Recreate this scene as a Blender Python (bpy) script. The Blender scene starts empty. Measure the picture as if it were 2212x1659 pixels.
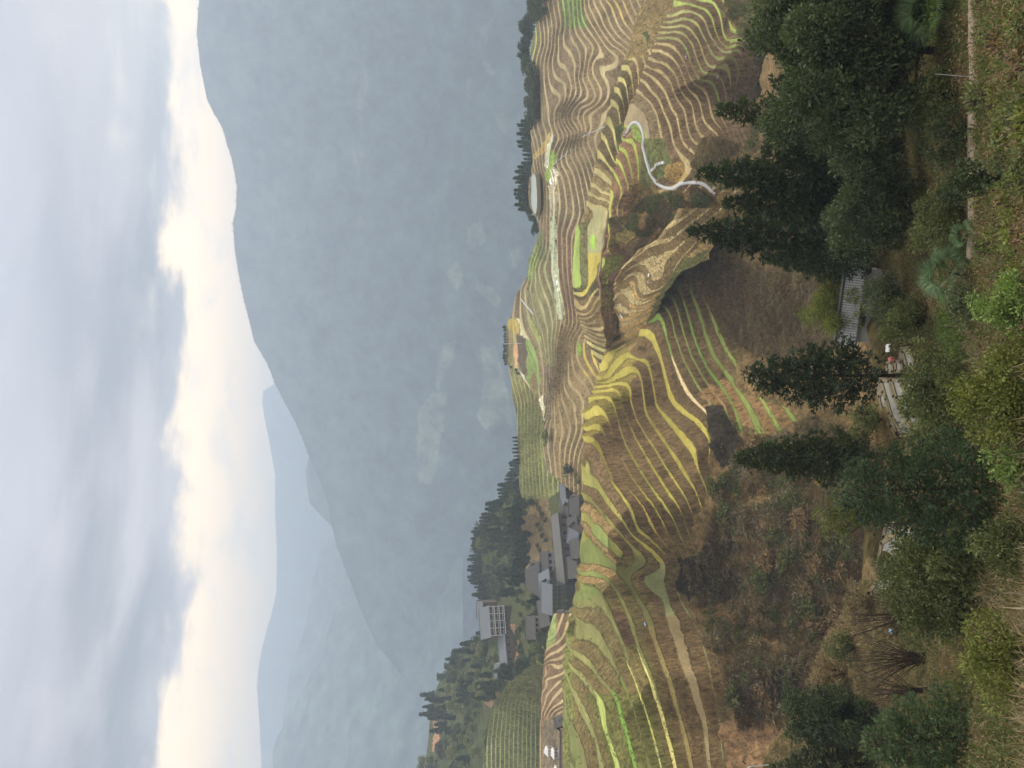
import bpy, math, random
import numpy as np
from mathutils import Vector, Matrix
random.seed(7)
rng = np.random.default_rng(11)
scene = bpy.context.scene
COL = scene.collection
R = math.radians

# ------------------------------------------------------------------ camera
PITCH = R(10.0)
F = 1661.0                      # focal length in reference pixels (2212 wide reference grid)
cam_d = bpy.data.cameras.new('camera'); cam = bpy.data.objects.new('camera', cam_d); COL.objects.link(cam)
cam_d.sensor_fit = 'HORIZONTAL'; cam_d.sensor_width = 36; cam_d.lens = F / 2212 * 36
cam_d.clip_start = 0.3; cam_d.clip_end = 30000
fw = Vector((0, math.cos(PITCH), -math.sin(PITCH)))
dn = Vector((0, -math.sin(PITCH), -math.cos(PITCH)))
rt = Vector((1, 0, 0))
cam.matrix_world = Matrix((
    (dn.x, rt.x, -fw.x, 0), (dn.y, rt.y, -fw.y, 0), (dn.z, rt.z, -fw.z, 0), (0, 0, 0, 1)))
scene.camera = cam

# ------------------------------------------------------------------ world, sun, exposure
SUN_EL, SUN_AZ = 38.0, 60.0     # soft sun behind thin cloud, ahead and to the right
W = bpy.data.worlds.new("World"); scene.world = W; W.use_nodes = True
nt = W.node_tree; nt.nodes.clear()
def N(t, kind, **kw):
    n = t.nodes.new(kind)
    for k, v in kw.items(): setattr(n, k, v)
    return n
def wmath(op, a, b=None, clamp=False):
    n = N(nt, 'ShaderNodeMath', operation=op, use_clamp=clamp)
    for i, v in enumerate((a, b)):
        if v is None: continue
        if isinstance(v, (int, float)): n.inputs[i].default_value = v
        else: nt.links.new(v, n.inputs[i])
    return n.outputs[0]
def wmix(f, a, b):
    n = N(nt, 'ShaderNodeMix', data_type='RGBA')
    for s, v in ((n.inputs[0], f), (n.inputs[6], a), (n.inputs[7], b)):
        if isinstance(v, (tuple, list)): s.default_value = (*v, 1)
        elif isinstance(v, (int, float)): s.default_value = v
        else: nt.links.new(v, s)
    return n.outputs[2]
def wnoise(vec, scale, detail=4, rough=.55, dist=0.0):
    n = N(nt, 'ShaderNodeTexNoise'); n.inputs['Scale'].default_value = scale
    n.inputs['Detail'].default_value = detail; n.inputs['Roughness'].default_value = rough
    n.inputs['Distortion'].default_value = dist
    nt.links.new(vec, n.inputs['Vector']); return n.outputs['Fac']
def wramp(v, a, b):
    n = N(nt, 'ShaderNodeMapRange', interpolation_type='SMOOTHSTEP')
    nt.links.new(v, n.inputs[0]); n.inputs[1].default_value = a; n.inputs[2].default_value = b
    return n.outputs[0]
tc = N(nt, 'ShaderNodeTexCoord'); sp = N(nt, 'ShaderNodeSeparateXYZ'); nt.links.new(tc.outputs['Generated'], sp.inputs[0])
el = wmath('ARCSINE', sp.outputs[2])            # radians above the horizon
az = wmath('ARCTAN2', sp.outputs[0], sp.outputs[1])
cb = N(nt, 'ShaderNodeCombineXYZ'); nt.links.new(wmath('MULTIPLY', az, 1.0), cb.inputs[0]); nt.links.new(wmath('MULTIPLY', el, 2.4), cb.inputs[1])
P2 = cb.outputs[0]
cb2 = N(nt, 'ShaderNodeCombineXYZ'); nt.links.new(wmath('ADD', wmath('MULTIPLY', az, .9), wmath('MULTIPLY', el, 1.2)), cb2.inputs[0]); nt.links.new(wmath('MULTIPLY', el, 3.2), cb2.inputs[1]); cb2.inputs[2].default_value = 3.7
P3 = cb2.outputs[0]
n_edge = wnoise(P2, 5.0, 7, .58, .25)
n_soft = wnoise(P3, 4.2, 6, .55, .3)
n_big = wnoise(P3, 1.7, 2, .5)
n_wisp = wnoise(P2, 9.0, 6, .6, .4)
# lower edge of the cloud deck: bright band of clear cream sky below it
edge = wmath('ADD', el, wmath('MULTIPLY', wmath('SUBTRACT', n_edge, .5), .19))
edge = wmath('ADD', edge, wmath('MULTIPLY', wramp(az, -.42, -.05), -.006))
deck = wramp(edge, .213, .245)
cream = wmix(wramp(el, .08, .22), (10.6, 7.8, 4.6), (14.8, 10.6, 5.6))
cream = wmix(wramp(n_wisp, .45, .75), cream, (8.4, 7.2, 5.6))
greyb = wmix(wramp(n_soft, .32, .68), (.4, .3, .3), (4.0, 3.5, 3.3))
greyb = wmix(wmath('MULTIPLY', wramp(n_big, .4, .7), .6), greyb, (1.5, 1.2, 1.6))
topb = wmix(wramp(el, .28, .46), greyb, (3.3, 3.3, 3.6))
litedge = wmath('MULTIPLY', wmath('MULTIPLY', wramp(n_wisp, .5, .72), wmath('SUBTRACT', 1.0, wramp(edge, .24, .36))), wramp(az, -.1, .35))
topb = wmix(wmath('MULTIPLY', litedge, .75), topb, (9.0, 7.8, 6.0))
rightlift = wmath('MULTIPLY', wramp(az, .1, .5), wmath('SUBTRACT', 1.0, wramp(el, .3, .42)))
topb = wmix(wmath('MULTIPLY', rightlift, .55), topb, (4.6, 4.2, 3.6))
cloud = wmix(deck, cream, topb)
cloud = wmix(wramp(el, .48, .95), cloud, (11.5, 11.0, 10.2))     # brightness added to the unseen sky overhead, to light terrain and haze
sky = N(nt, 'ShaderNodeTexSky', sky_type='NISHITA'); sky.sun_disc = False
sky.sun_elevation = R(SUN_EL); sky.sun_rotation = R(SUN_AZ)
col = wmix(0.94, sky.outputs[0], cloud)
bg = N(nt, 'ShaderNodeBackground'); bg.inputs['Strength'].default_value = 0.10
nt.links.new(col, bg.inputs['Color']); wo = N(nt, 'ShaderNodeOutputWorld'); nt.links.new(bg.outputs[0], wo.inputs[0])
W.cycles.sampling_method = 'MANUAL'; W.cycles.sample_map_resolution = 512
sl = bpy.data.lights.new('sun', 'SUN'); sl.energy = 1.9; sl.angle = R(12); sl.color = (1, .93, .8)
so = bpy.data.objects.new('sun', sl); COL.objects.link(so)
sd = Vector((math.sin(R(SUN_AZ)) * math.cos(R(SUN_EL)), math.cos(R(SUN_AZ)) * math.cos(R(SUN_EL)), math.sin(R(SUN_EL))))
so.rotation_euler = sd.to_track_quat('Z', 'Y').to_euler()
vs = scene.view_settings; vs.view_transform = 'Standard'; vs.look = 'None'; vs.exposure = 1.06; vs.gamma = 1; vs.use_curve_mapping = False
cy = scene.cycles
cy.max_bounces = 5; cy.diffuse_bounces = 2; cy.glossy_bounces = 2; cy.transmission_bounces = 2; cy.transparent_max_bounces = 8
cy.volume_bounces = 1
cy.use_denoising = True

# ------------------------------------------------------------------ helpers
def tag(o, label=None, cat=None, group=None, kind=None):
    if label: o['label'] = label
    if cat: o['category'] = cat
    if group: o['group'] = group
    if kind: o['kind'] = kind
    return o
def empty(name, loc, rz=0, sc=1.0):
    o = bpy.data.objects.new(name, None); COL.objects.link(o); o.location = loc
    o.rotation_euler = (0, 0, rz); o.scale = (sc,) * 3; o.empty_display_size = .2
    return o
def link_mesh(name, me, mat=None, parent=None):
    o = bpy.data.objects.new(name, me); COL.objects.link(o)
    if mat is not None and not me.materials: me.materials.append(mat)
    if parent is not None: o.parent = parent
    return o
def np_mesh(name, V, Fa, mat=None, smooth=False, colors=None):
    """V (n,3); Fa (m,k) equal-size faces; fast."""
    V = np.asarray(V, dtype=np.float32); Fa = np.asarray(Fa, dtype=np.int32)
    me = bpy.data.meshes.new(name); k = Fa.shape[1]
    me.vertices.add(len(V)); me.vertices.foreach_set('co', V.ravel())
    me.loops.add(Fa.size); me.loops.foreach_set('vertex_index', Fa.ravel())
    me.polygons.add(len(Fa)); me.polygons.foreach_set('loop_start', np.arange(0, Fa.size, k, dtype=np.int32))
    me.polygons.foreach_set('loop_total', np.full(len(Fa), k, dtype=np.int32))
    if smooth: me.polygons.foreach_set('use_smooth', np.ones(len(Fa), dtype=bool))
    me.update(calc_edges=True)
    for nm, arr in (colors or {}).items():
        if arr.ndim == 2:
            a = me.attributes.new(nm, 'FLOAT_COLOR', 'POINT')
            full = np.ones((len(V), 4), dtype=np.float32); full[:, :3] = arr; a.data.foreach_set('color', full.ravel())
        else:
            a = me.attributes.new(nm, 'FLOAT', 'POINT'); a.data.foreach_set('value', arr.astype(np.float32))
    if mat is not None: me.materials.append(mat)
    return me
class MB:
    def __init__(s): s.v = []; s.f = []
    def add(s, vs, fs):
        b = len(s.v); s.v += [tuple(v) for v in vs]; s.f += [tuple(b + i for i in f) for f in fs]; return s
    def box(s, x0, x1, y0, y1, z0, z1, M=None):
        vs = [Vector((x, y, z)) for z in (z0, z1) for (x, y) in ((x0, y0), (x1, y0), (x1, y1), (x0, y1))]
        if M is not None: vs = [M @ v for v in vs]
        return s.add(vs, [(3, 2, 1, 0), (4, 5, 6, 7), (0, 1, 5, 4), (1, 2, 6, 5), (2, 3, 7, 6), (3, 0, 4, 7)])
    def tube(s, pts, rads, n=6):
        pts = [Vector(p) for p in pts]; rings = []
        for i, p in enumerate(pts):
            d = (pts[min(i + 1, len(pts) - 1)] - pts[max(i - 1, 0)]).normalized()
            a = d.cross(Vector((.31, .17, .93))) 
            if a.length < .05: a = d.cross(Vector((1, 0, 0)))
            a.normalize(); b = d.cross(a)
            rings.append([p + (a * math.cos(2 * math.pi * j / n) + b * math.sin(2 * math.pi * j / n)) * rads[i] for j in range(n)])
        vs = [v for r in rings for v in r]; fs = []
        for i in range(len(pts) - 1):
            for j in range(n): fs.append((i * n + j, i * n + (j + 1) % n, (i + 1) * n + (j + 1) % n, (i + 1) * n + j))
        fs.append(tuple(range(n))[::-1]); fs.append(tuple((len(pts) - 1) * n + j for j in range(n)))
        return s.add(vs, fs)
    def mesh(s, name, mat=None, smooth=False):
        me = bpy.data.meshes.new(name); me.from_pydata(s.v, [], s.f); me.update()
        if mat: me.materials.append(mat)
        if smooth: me.polygons.foreach_set('use_smooth', [True] * len(me.polygons))
        return me
    def build(s, name, mat=None, parent=None, smooth=False):
        return link_mesh(name, s.mesh(name, mat, smooth), None, parent)

def raydir(X, Y):
    """unit-forward ray for a point of the reference grid (photo lies on its side: sky at the left)"""
    X = np.asarray(X, float); Y = np.asarray(Y, float)
    dx = (829.5 - Y) / F; dv = (X - 1106.0) / F
    cp, s_ = math.cos(PITCH), math.sin(PITCH)
    return np.stack([dx, cp - dv * s_, -s_ - dv * cp], -1)
def at_dist(X, Y, d):
    r = raydir(X, Y); return r * (np.asarray(d) / np.hypot(r[..., 0], r[..., 1]))[..., None]
def at_z(X, Y, z):
    r = raydir(X, Y); return r * (np.asarray(z) / r[..., 2])[..., None]
def vnoise(x, y, seed=0):
    xi = np.floor(x).astype(np.int64); yi = np.floor(y).astype(np.int64); fx = x - xi; fy = y - yi
    fx = fx * fx * (3 - 2 * fx); fy = fy * fy * (3 - 2 * fy)
    def h(a, b):
        n = (a * 374761393 + b * 668265263 + seed * 1274126177) & 0xffffffff
        n = ((n ^ (n >> 13)) * 1274126177) & 0xffffffff
        return ((n ^ (n >> 16)) & 0xffff) / 65535.0
    return (h(xi, yi) * (1 - fx) + h(xi + 1, yi) * fx) * (1 - fy) + (h(xi, yi + 1) * (1 - fx) + h(xi + 1, yi + 1) * fx) * fy
def fbm(x, y, o=4, seed=0):
    s = 0; a = .5
    for i in range(o): s = s + a * vnoise(x * 2 ** i + 13.7 * i, y * 2 ** i - 7.1 * i, seed + i); a *= .5
    return s * 2 - 1 + 2 ** -o
def rbf_fit(P, v, lam=.02):
    P = np.asarray(P, float) / 100; v = np.asarray(v, float); n = len(P)
    d = np.sqrt(((P[:, None] - P[None]) ** 2).sum(-1)) + 1e-9
    K = d * d * np.log(d) + np.eye(n) * lam
    A = np.zeros((n + 3, n + 3)); A[:n, :n] = K; A[:n, n] = 1; A[:n, n + 1:] = P; A[n, :n] = 1; A[n + 1:, :n] = P.T
    w = np.linalg.solve(A, np.concatenate([v, [0, 0, 0]]))
    def ev(X, Y):
        q = np.stack([np.ravel(X), np.ravel(Y)], -1) / 100; out = np.zeros(len(q))
        for i in range(0, len(q), 20000):
            c = q[i:i + 20000]; dd = ((c[:, None] - P[None]) ** 2).sum(-1) + 1e-12
            out[i:i + 20000] = (.5 * dd * np.log(dd)) @ w[:n] + w[n] + c @ w[n + 1:]
        return out.reshape(np.shape(X))
    return ev
def inpoly(X, Y, poly):
    ins = np.zeros(np.shape(X), bool); n = len(poly)
    for i in range(n):
        x1, y1 = poly[i]; x2, y2 = poly[(i + 1) % n]
        if y1 == y2: continue
        c = ((y1 > Y) != (y2 > Y)) & (X < (x2 - x1) * (Y - y1) / (y2 - y1) + x1)
        ins ^= c
    return ins
# crops of the photograph that were used for tracing -> reference grid
def cv(sx, ox, oy):
    return lambda pts: [(x * sx + ox, y * sx + oy) for x, y in pts]
ID = lambda p: list(p)
C3 = cv(.3307, 1042.4, 0); C4 = cv(.3307, 1042.4, 548.6); C5 = cv(.3716, 877.8, 1042.4); K2 = cv(.3307, 1481, 548.6); K1 = cv(.3307, 1481, 0)
K3 = cv(.3551, 1426.4, 1097.2)
Q1 = cv(.14881, 1316.7, 0); Q2 = cv(.14881, 1316.7, 219.4); Q3 = cv(.14881, 1124.6, 0); Q4 = cv(.14881, 1124.6, 219.4)
Q5 = cv(.14881, 1097.2, 466.3); Q6 = cv(.14881, 1069.8, 685.8); Q7 = cv(.14881, 1371.5, 521.2); Q8 = cv(.2064, 1206.9, 1316.7)
C10 = cv(.2393, 1014.9, 1261.8)

# ------------------------------------------------------------------ materials
def new_mat(name):
    m = bpy.data.materials.new(name); m.use_nodes = True; t = m.node_tree; t.nodes.clear()
    o = N(t, 'ShaderNodeOutputMaterial'); b = N(t, 'ShaderNodeBsdfPrincipled'); t.links.new(b.outputs[0], o.inputs[0])
    return m, t, b
def setc(sock, t, v):
    if isinstance(v, (tuple, list)): sock.default_value = (*v, 1) if len(v) == 3 else v
    elif isinstance(v, (int, float)): sock.default_value = v
    else: t.links.new(v, sock)
def tmix(t, f, a, b, bt='MIX'):
    n = N(t, 'ShaderNodeMix', data_type='RGBA', blend_type=bt); setc(n.inputs[0], t, f); setc(n.inputs[6], t, a); setc(n.inputs[7], t, b); return n.outputs[2]
def tmath(t, op, a, b=0.0, clamp=False):
    n = N(t, 'ShaderNodeMath', operation=op, use_clamp=clamp); setc(n.inputs[0], t, a); setc(n.inputs[1], t, b); return n.outputs[0]
def tnoise(t, vec, scale, detail=3, rough=.55, out='Fac'):
    n = N(t, 'ShaderNodeTexNoise'); n.inputs['Scale'].default_value = scale; n.inputs['Detail'].default_value = detail; n.inputs['Roughness'].default_value = rough
    t.links.new(vec, n.inputs['Vector']); return n.outputs[out]
def tmap(t, v, a, b, c=0., d=1.):
    n = N(t, 'ShaderNodeMapRange'); t.links.new(v, n.inputs[0])
    for i, x in enumerate((a, b, c, d)): n.inputs[i + 1].default_value = x
    return n.outputs[0]
def attr(t, nm, o='Color'):
    n = N(t, 'ShaderNodeAttribute'); n.attribute_name = nm; return n.outputs[o]
def simple_mat(name, c, rough=.8, var=.25, scale=2.0, spec=.3, metallic=0., bump=0., c2=None):
    m, t, b = new_mat(name); tc = N(t, 'ShaderNodeTexCoord').outputs['Object']
    n = tnoise(t, tc, scale, 4, .6); lo = tuple(x * (1 - var) for x in c); hi = tuple(min(1, x * (1 + var)) for x in (c2 or c))
    setc(b.inputs['Base Color'], t, tmix(t, tmap(t, n, .3, .7), lo, hi)); b.inputs['Roughness'].default_value = rough
    b.inputs['Specular IOR Level'].default_value = spec; b.inputs['Metallic'].default_value = metallic
    if bump:
        bn = N(t, 'ShaderNodeBump'); bn.inputs['Strength'].default_value = bump; bn.inputs['Distance'].default_value = .05
        t.links.new(tnoise(t, tc, scale * 6, 3), bn.inputs['Height']); t.links.new(bn.outputs[0], b.inputs['Normal'])
    return m
def leaf_mat(name, c, var=.45, tint=None, trans=.25):
    """foliage: each clump differs a little in tone; some light passes through the leaves"""
    m, t, b = new_mat(name); tc = N(t, 'ShaderNodeTexCoord').outputs['Object']
    a = attr(t, 'tone', 'Fac')
    hi = tint or tuple(x * 1.9 for x in c)
    col = tmix(t, a, tuple(x * (1 - var) for x in c), hi)
    n = tnoise(t, tc, .9, 3); col = tmix(t, tmap(t, n, .35, .7, 0, .5), col, tuple(x * .55 for x in c))
    rn = N(t, 'ShaderNodeObjectInfo').outputs['Random']
    col = tmix(t, 1.0, col, tmix(t, rn, (.8, .8, .8), (1.15, 1.15, 1.1)), 'MULTIPLY')
    setc(b.inputs['Base Color'], t, col); b.inputs['Roughness'].default_value = .6; b.inputs['Specular IOR Level'].default_value = .25
    tr = N(t, 'ShaderNodeBsdfTranslucent'); setc(tr.inputs[0], t, tmix(t, 1.0, col, (1.3, 1.5, .7), 'MULTIPLY'))
    mx = N(t, 'ShaderNodeMixShader'); mx.inputs[0].default_value = trans
    t.links.new(b.outputs[0], mx.inputs[1]); t.links.new(tr.outputs[0], mx.inputs[2])
    t.links.new(mx.outputs[0], [n for n in t.nodes if n.type == 'OUTPUT_MATERIAL'][0].inputs[0])
    return m
def terrain_mat(name, near=False):
    m, t, b = new_mat(name); geo = N(t, 'ShaderNodeNewGeometry').outputs['Position']
    lev = attr(t, 'lev', 'Fac'); wild = attr(t, 'wild', 'Fac')
    nz = tnoise(t, geo, .35, 4, .6); nf = tnoise(t, geo, 1.1, 5, .75); nff = tnoise(t, geo, 5.0, 3, .7)
    warp = tmath(t, 'MULTIPLY', tmath(t, 'ADD', tmath(t, 'SUBTRACT', nf, .5), tmath(t, 'MULTIPLY', tmath(t, 'SUBTRACT', nff, .5), .6)), .3)
    f = tmath(t, 'FRACT', tmath(t, 'ADD', tmath(t, 'ADD', lev, .5), warp))
    tri = tmath(t, 'ABSOLUTE', tmath(t, 'SUBTRACT', f, .5))          # 0 on the tread, .5 on the riser
    mask = tmap(t, tmath(t, 'SUBTRACT', tri, tmath(t, 'ADD', attr(t, 'tw', 'Fac'), tmath(t, 'MULTIPLY', tmath(t, 'SUBTRACT', tnoise(t, geo, .12, 3), .5), .3))), 0, .06)
    tcol = attr(t, 'tc'); rcol = attr(t, 'rc')
    vz = N(t, 'ShaderNodeMapping'); t.links.new(geo, vz.inputs[0]); vz.inputs['Scale'].default_value = (1, 1, .35)
    streak = tnoise(t, vz.outputs[0], 1.3, 5, .8)
    rc2 = tmix(t, 1.0, rcol, tmix(t, tmap(t, streak, .3, .7), (.28, .29, .31), (1.9, 1.8, 1.65)), 'MULTIPLY')
    tc2 = tmix(t, 1.0, tcol, tmix(t, tmap(t, nff, .3, .7), (.6, .62, .62), (1.35, 1.32, 1.3)), 'MULTIPLY')
    col = tmix(t, mask, tc2, rc2)
    wcol = tmix(t, 1.0, tcol, tmix(t, tmap(t, tnoise(t, geo, .8, 6, .75), .32, .68), (.35, .36, .38), (1.6, 1.5, 1.4)), 'MULTIPLY')
    col = tmix(t, wild, col, wcol)
    col = tmix(t, 1.0, col, tmix(t, tmap(t, nz, .3, .7), (.78, .82, .78), (1.18, 1.15, 1.15)), 'MULTIPLY')
    col = tmix(t, 1.0, col, (1.42, 1.31, 1.02), 'MULTIPLY')
    setc(b.inputs['Base Color'], t, col)
    wet = attr(t, 'wet', 'Fac'); setc(b.inputs['Roughness'], t, tmap(t, wet, 0, 1, .95, .25)); setc(b.inputs['Specular IOR Level'], t, tmap(t, wet, 0, 1, .1, .6))
    bn = N(t, 'ShaderNodeBump'); bn.inputs['Strength'].default_value = 1.0; bn.inputs['Distance'].default_value = .9
    h = tmath(t, 'MULTIPLY', streak, tmath(t, 'MAXIMUM', tmath(t, 'ADD', mask, .15), wild)); h = tmath(t, 'MULTIPLY', h, tmath(t, 'SUBTRACT', 1.0, wet))
    t.links.new(h, bn.inputs['Height']); t.links.new(bn.outputs[0], b.inputs['Normal'])
    return m
TM = terrain_mat('terraced_earth')
def mount_mat(name):
    m, t, b = new_mat(name); geo = N(t, 'ShaderNodeNewGeometry').outputs['Position']
    col = attr(t, 'tc'); n = tnoise(t, geo, .012, 9, .7)
    col = tmix(t, 1.0, col, tmix(t, tmap(t, n, .35, .65), (.15, .2, .2), (2.1, 2.1, 2.0)), 'MULTIPLY')
    setc(b.inputs['Base Color'], t, col); b.inputs['Roughness'].default_value = 1; b.inputs['Specular IOR Level'].default_value = 0
    return m
MM = mount_mat('forested_mountain')

TAN = (.27, .225, .135); STUB = (.24, .21, .14); BRN = (.115, .088, .06); DBR = (.085, .066, .047); YEL = (.235, .215, .065); YGR = (.19, .2, .06)
GRN = (.12, .19, .05); BGR = (.12, .22, .05); GGR = (.17, .19, .11); OLV = (.12, .125, .055); PALE = (.42, .45, .40); LIME = (.42, .44, .2); SAND = (.36, .27, .15)
BURN = (.035, .032, .03); PINK = (.30, .21, .15); DRY = (.20, .14, .085); GOLD = (.25, .18, .06); DGR = (.05, .075, .04); GREY = (.21, .19, .14)

class Patch:
    """One hillside. Traced terrace lines give each point of the slope its level; the level gives its height."""
    def __init__(s, name, crest, bottom, Yr, contours, zmap, ny, ns, K=1.0, r=.36, noise=.12, amp=1.0, rough=.4, back=(6, 9.0, .55), tw=.2, lam=.02, twf=None, extra=()):
        s.name = name
        P = []; V = []
        for L, pts in contours:
            pts = np.array(pts, float)
            for i in range(len(pts) - 1 if len(pts) > 1 else 1):
                if len(pts) == 1: P.append(pts[0]); V.append(L); break
                a, b = pts[i], pts[i + 1]; n = max(1, int(np.hypot(*(b - a)) / 22))
                for k in range(n): P.append(a + (b - a) * k / n); V.append(L)
            if len(pts) > 1: P.append(pts[-1]); V.append(L)
        s.fn = rbf_fit(P, V, lam)
        Yc = np.linspace(Yr[0], Yr[1], ny); cr = np.interp(Yc, *zip(*sorted([(y, x) for x, y in crest])))
        bt = np.interp(Yc, *zip(*sorted([(y, x) for x, y in bottom])))
        cr = cr + (fbm(Yc / 14, Yc * 0, 3, 5)) * .8
        S = np.linspace(0, 1, ns)[:, None]
        X = cr[None] + S * (bt - cr)[None]; Y = np.broadcast_to(Yc[None], X.shape)
        s.X, s.Y, s.Yc, s.cr, s.bt = X, Y, Yc, cr, bt
        L = s.fn(X, Y)
        zx, zz = zip(*zmap); zz = np.array(zz) * K
        s.zx, s.zz = np.array(zx, float), zz
        def zi(l):   # linear extrapolation
            z = np.interp(l, s.zx, s.zz)
            z = np.where(l < s.zx[0], s.zz[0] + (l - s.zx[0]) * (s.zz[1] - s.zz[0]) / (s.zx[1] - s.zx[0]), z)
            return np.where(l > s.zx[-1], s.zz[-1] + (l - s.zx[-1]) * (s.zz[-1] - s.zz[-2]) / (s.zx[-1] - s.zx[-2]), z)
        s.zi = zi
        rd = raydir(X, Y); hz = np.hypot(rd[..., 0], rd[..., 1])
        z = zi(L); d = z / rd[..., 2] * hz
        # rows run from the crest (far) to the foot (near): distance must fall steadily
        dd = d[::-1].copy(); step = .0012 * dd[0]
        for i in range(1, ns): dd[i] = np.maximum(dd[i], dd[i - 1] + .03 * (bt - cr) / ns + 1e-3)
        d = dd[::-1]
        s.slack = float(np.mean(d - z / rd[..., 2] * hz))
        P3 = rd * (d / hz)[..., None]
        s.P = P3; s.L = L
        wx, wy = P3[..., 0], P3[..., 1]
        Ln = L + noise * fbm(wx / 9, wy / 9, 3, 3) + noise * .5 * fbm(wx / 2.5, wy / 2.5, 2, 9)
        s.Ln = Ln
        k = np.floor(Ln + .5); f = Ln + .5 - k
        u = np.clip(f, 0, 1); a = r / 2
        q = np.where(u < a, k - .5 + .5 * (u / a), np.where(u > 1 - a, k + .5 * ((u - 1 + a) / a), k))
        wild = np.zeros_like(L); tcx = np.empty(X.shape + (3,)); rcx = np.empty(X.shape + (3,)); wet = np.zeros_like(L)
        tcx[:] = TAN; rcx[:] = BRN
        s.kidx = k
        for what, sel, c in extra:
            mk = sel(X, Y, Ln, k)
            if what == 't': tcx[mk] = c
            elif what == 'r': rcx[mk] = c
            elif what == 'b': tcx[mk] = c; rcx[mk] = c
            elif what == 'w': tcx[mk] = c; rcx[mk] = c; wild[mk] = 1
            elif what == 'wet': tcx[mk] = c; rcx[mk] = np.array(c) * .75; wet[mk] = 1
        hk = vnoise(k * 7.3, k * 0 + .5, 77) - .5; vv = (1 + .45 * hk + .5 * fbm(wx / 14, wy / 14, 3, 31))[..., None]
        tcx *= 1.15 * np.clip(vv, .6, 1.5); rcx *= 1.3 * np.clip(1 + .45 * fbm(wx / 10, wy / 10, 3, 33), .6, 1.5)[..., None]
        # soften edges of the wild areas
        wild = blur(wild, 5); tcx = np.stack([blur(tcx[..., i], 1) for i in range(3)], -1)
        P3 = P3.copy(); P3[..., 2] += (zi(q) - zi(L)) * amp * (1 - wild)
        P3[..., 2] += wild * rough * (1.6 * fbm(wx / 3, wy / 3, 4, 21)) * K
        s.T = P3
        # behind the crest the hill rolls over and falls away
        nb, stp, drop = back
        rows = [P3]; attrs = dict(lev=[Ln], wild=[wild], wet=[wet], tc=[tcx], rc=[rcx])
        top = P3[0]; out = top[:, :2] / np.linalg.norm(top[:, :2], axis=1, keepdims=True); pre = []
        for j in range(nb, 0, -1):
            q3 = top.copy(); q3[:, :2] += out * stp * j; q3[:, 2] -= drop * stp * j * (.4 + .6 * j / nb); pre.append(q3)
        G = np.concatenate([np.array(pre), P3], 0)
        def ext(a): return np.concatenate([np.repeat(a[:1], nb, 0), a], 0)
        H, Wd = G.shape[:2]; idx = np.arange(H * Wd).reshape(H, Wd)
        Fa = np.stack([idx[:-1, :-1], idx[1:, :-1], idx[1:, 1:], idx[:-1, 1:]], -1).reshape(-1, 4)
        me = np_mesh(name, G.reshape(-1, 3), Fa, TM, True, dict(tw=ext(np.full(X.shape, tw) + (twf(X, Y) if twf else 0)).ravel(), lev=ext(Ln).ravel(), wild=ext(wild).ravel(), wet=ext(wet).ravel(), tc=ext(tcx).reshape(-1, 3), rc=ext(rcx).reshape(-1, 3)))
        s.obj = tag(link_mesh(name, me), kind='structure')
    def at(s, X, Y, real=True):
        """surface point seen at a reference point"""
        X = np.asarray(X, float); Y = np.asarray(Y, float); ny = len(s.Yc); ns = s.X.shape[0]
        j = np.clip((Y - s.Yc[0]) / (s.Yc[1] - s.Yc[0]), 0, ny - 1.001); cr = np.interp(Y, s.Yc, s.cr); bt = np.interp(Y, s.Yc, s.bt)
        i = np.clip((X - cr) / (bt - cr) * (ns - 1), 0, ns - 1.001)
        j0 = j.astype(int); i0 = i.astype(int); fj = (j - j0)[..., None]; fi = (i - i0)[..., None]; T = s.T if real else s.P
        return (T[i0, j0] * (1 - fi) + T[i0 + 1, j0] * fi) * (1 - fj) + (T[i0, j0 + 1] * (1 - fi) + T[i0 + 1, j0 + 1] * fi) * fj
def blur(a, n):
    for _ in range(n):
        p = np.pad(a, 1, mode='edge'); a = (p[1:-1, 1:-1] * 2 + p[:-2, 1:-1] + p[2:, 1:-1] + p[1:-1, :-2] + p[1:-1, 2:]) / 6
    return a
def wx_(X, Y): return X + 5 * fbm(X / 13, Y / 13, 3, 61), Y + 6 * fbm(X / 13, Y / 13, 3, 67)
def poly(pts): return lambda X, Y, L, k: inpoly(*wx_(X, Y), pts)
def band(k0, k1=None, y0=-999, y1=9999): return lambda X, Y, L, k: (k >= k0) & (k <= (k0 if k1 is None else k1)) & (Y >= y0) & (Y <= y1)
def allp(X, Y, L, k): return np.ones(X.shape, bool)
def pband(pts, k0, k1): return lambda X, Y, L, k: inpoly(*wx_(X, Y), pts) & (k >= k0) & (k <= k1)

KS = 1.3
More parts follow.
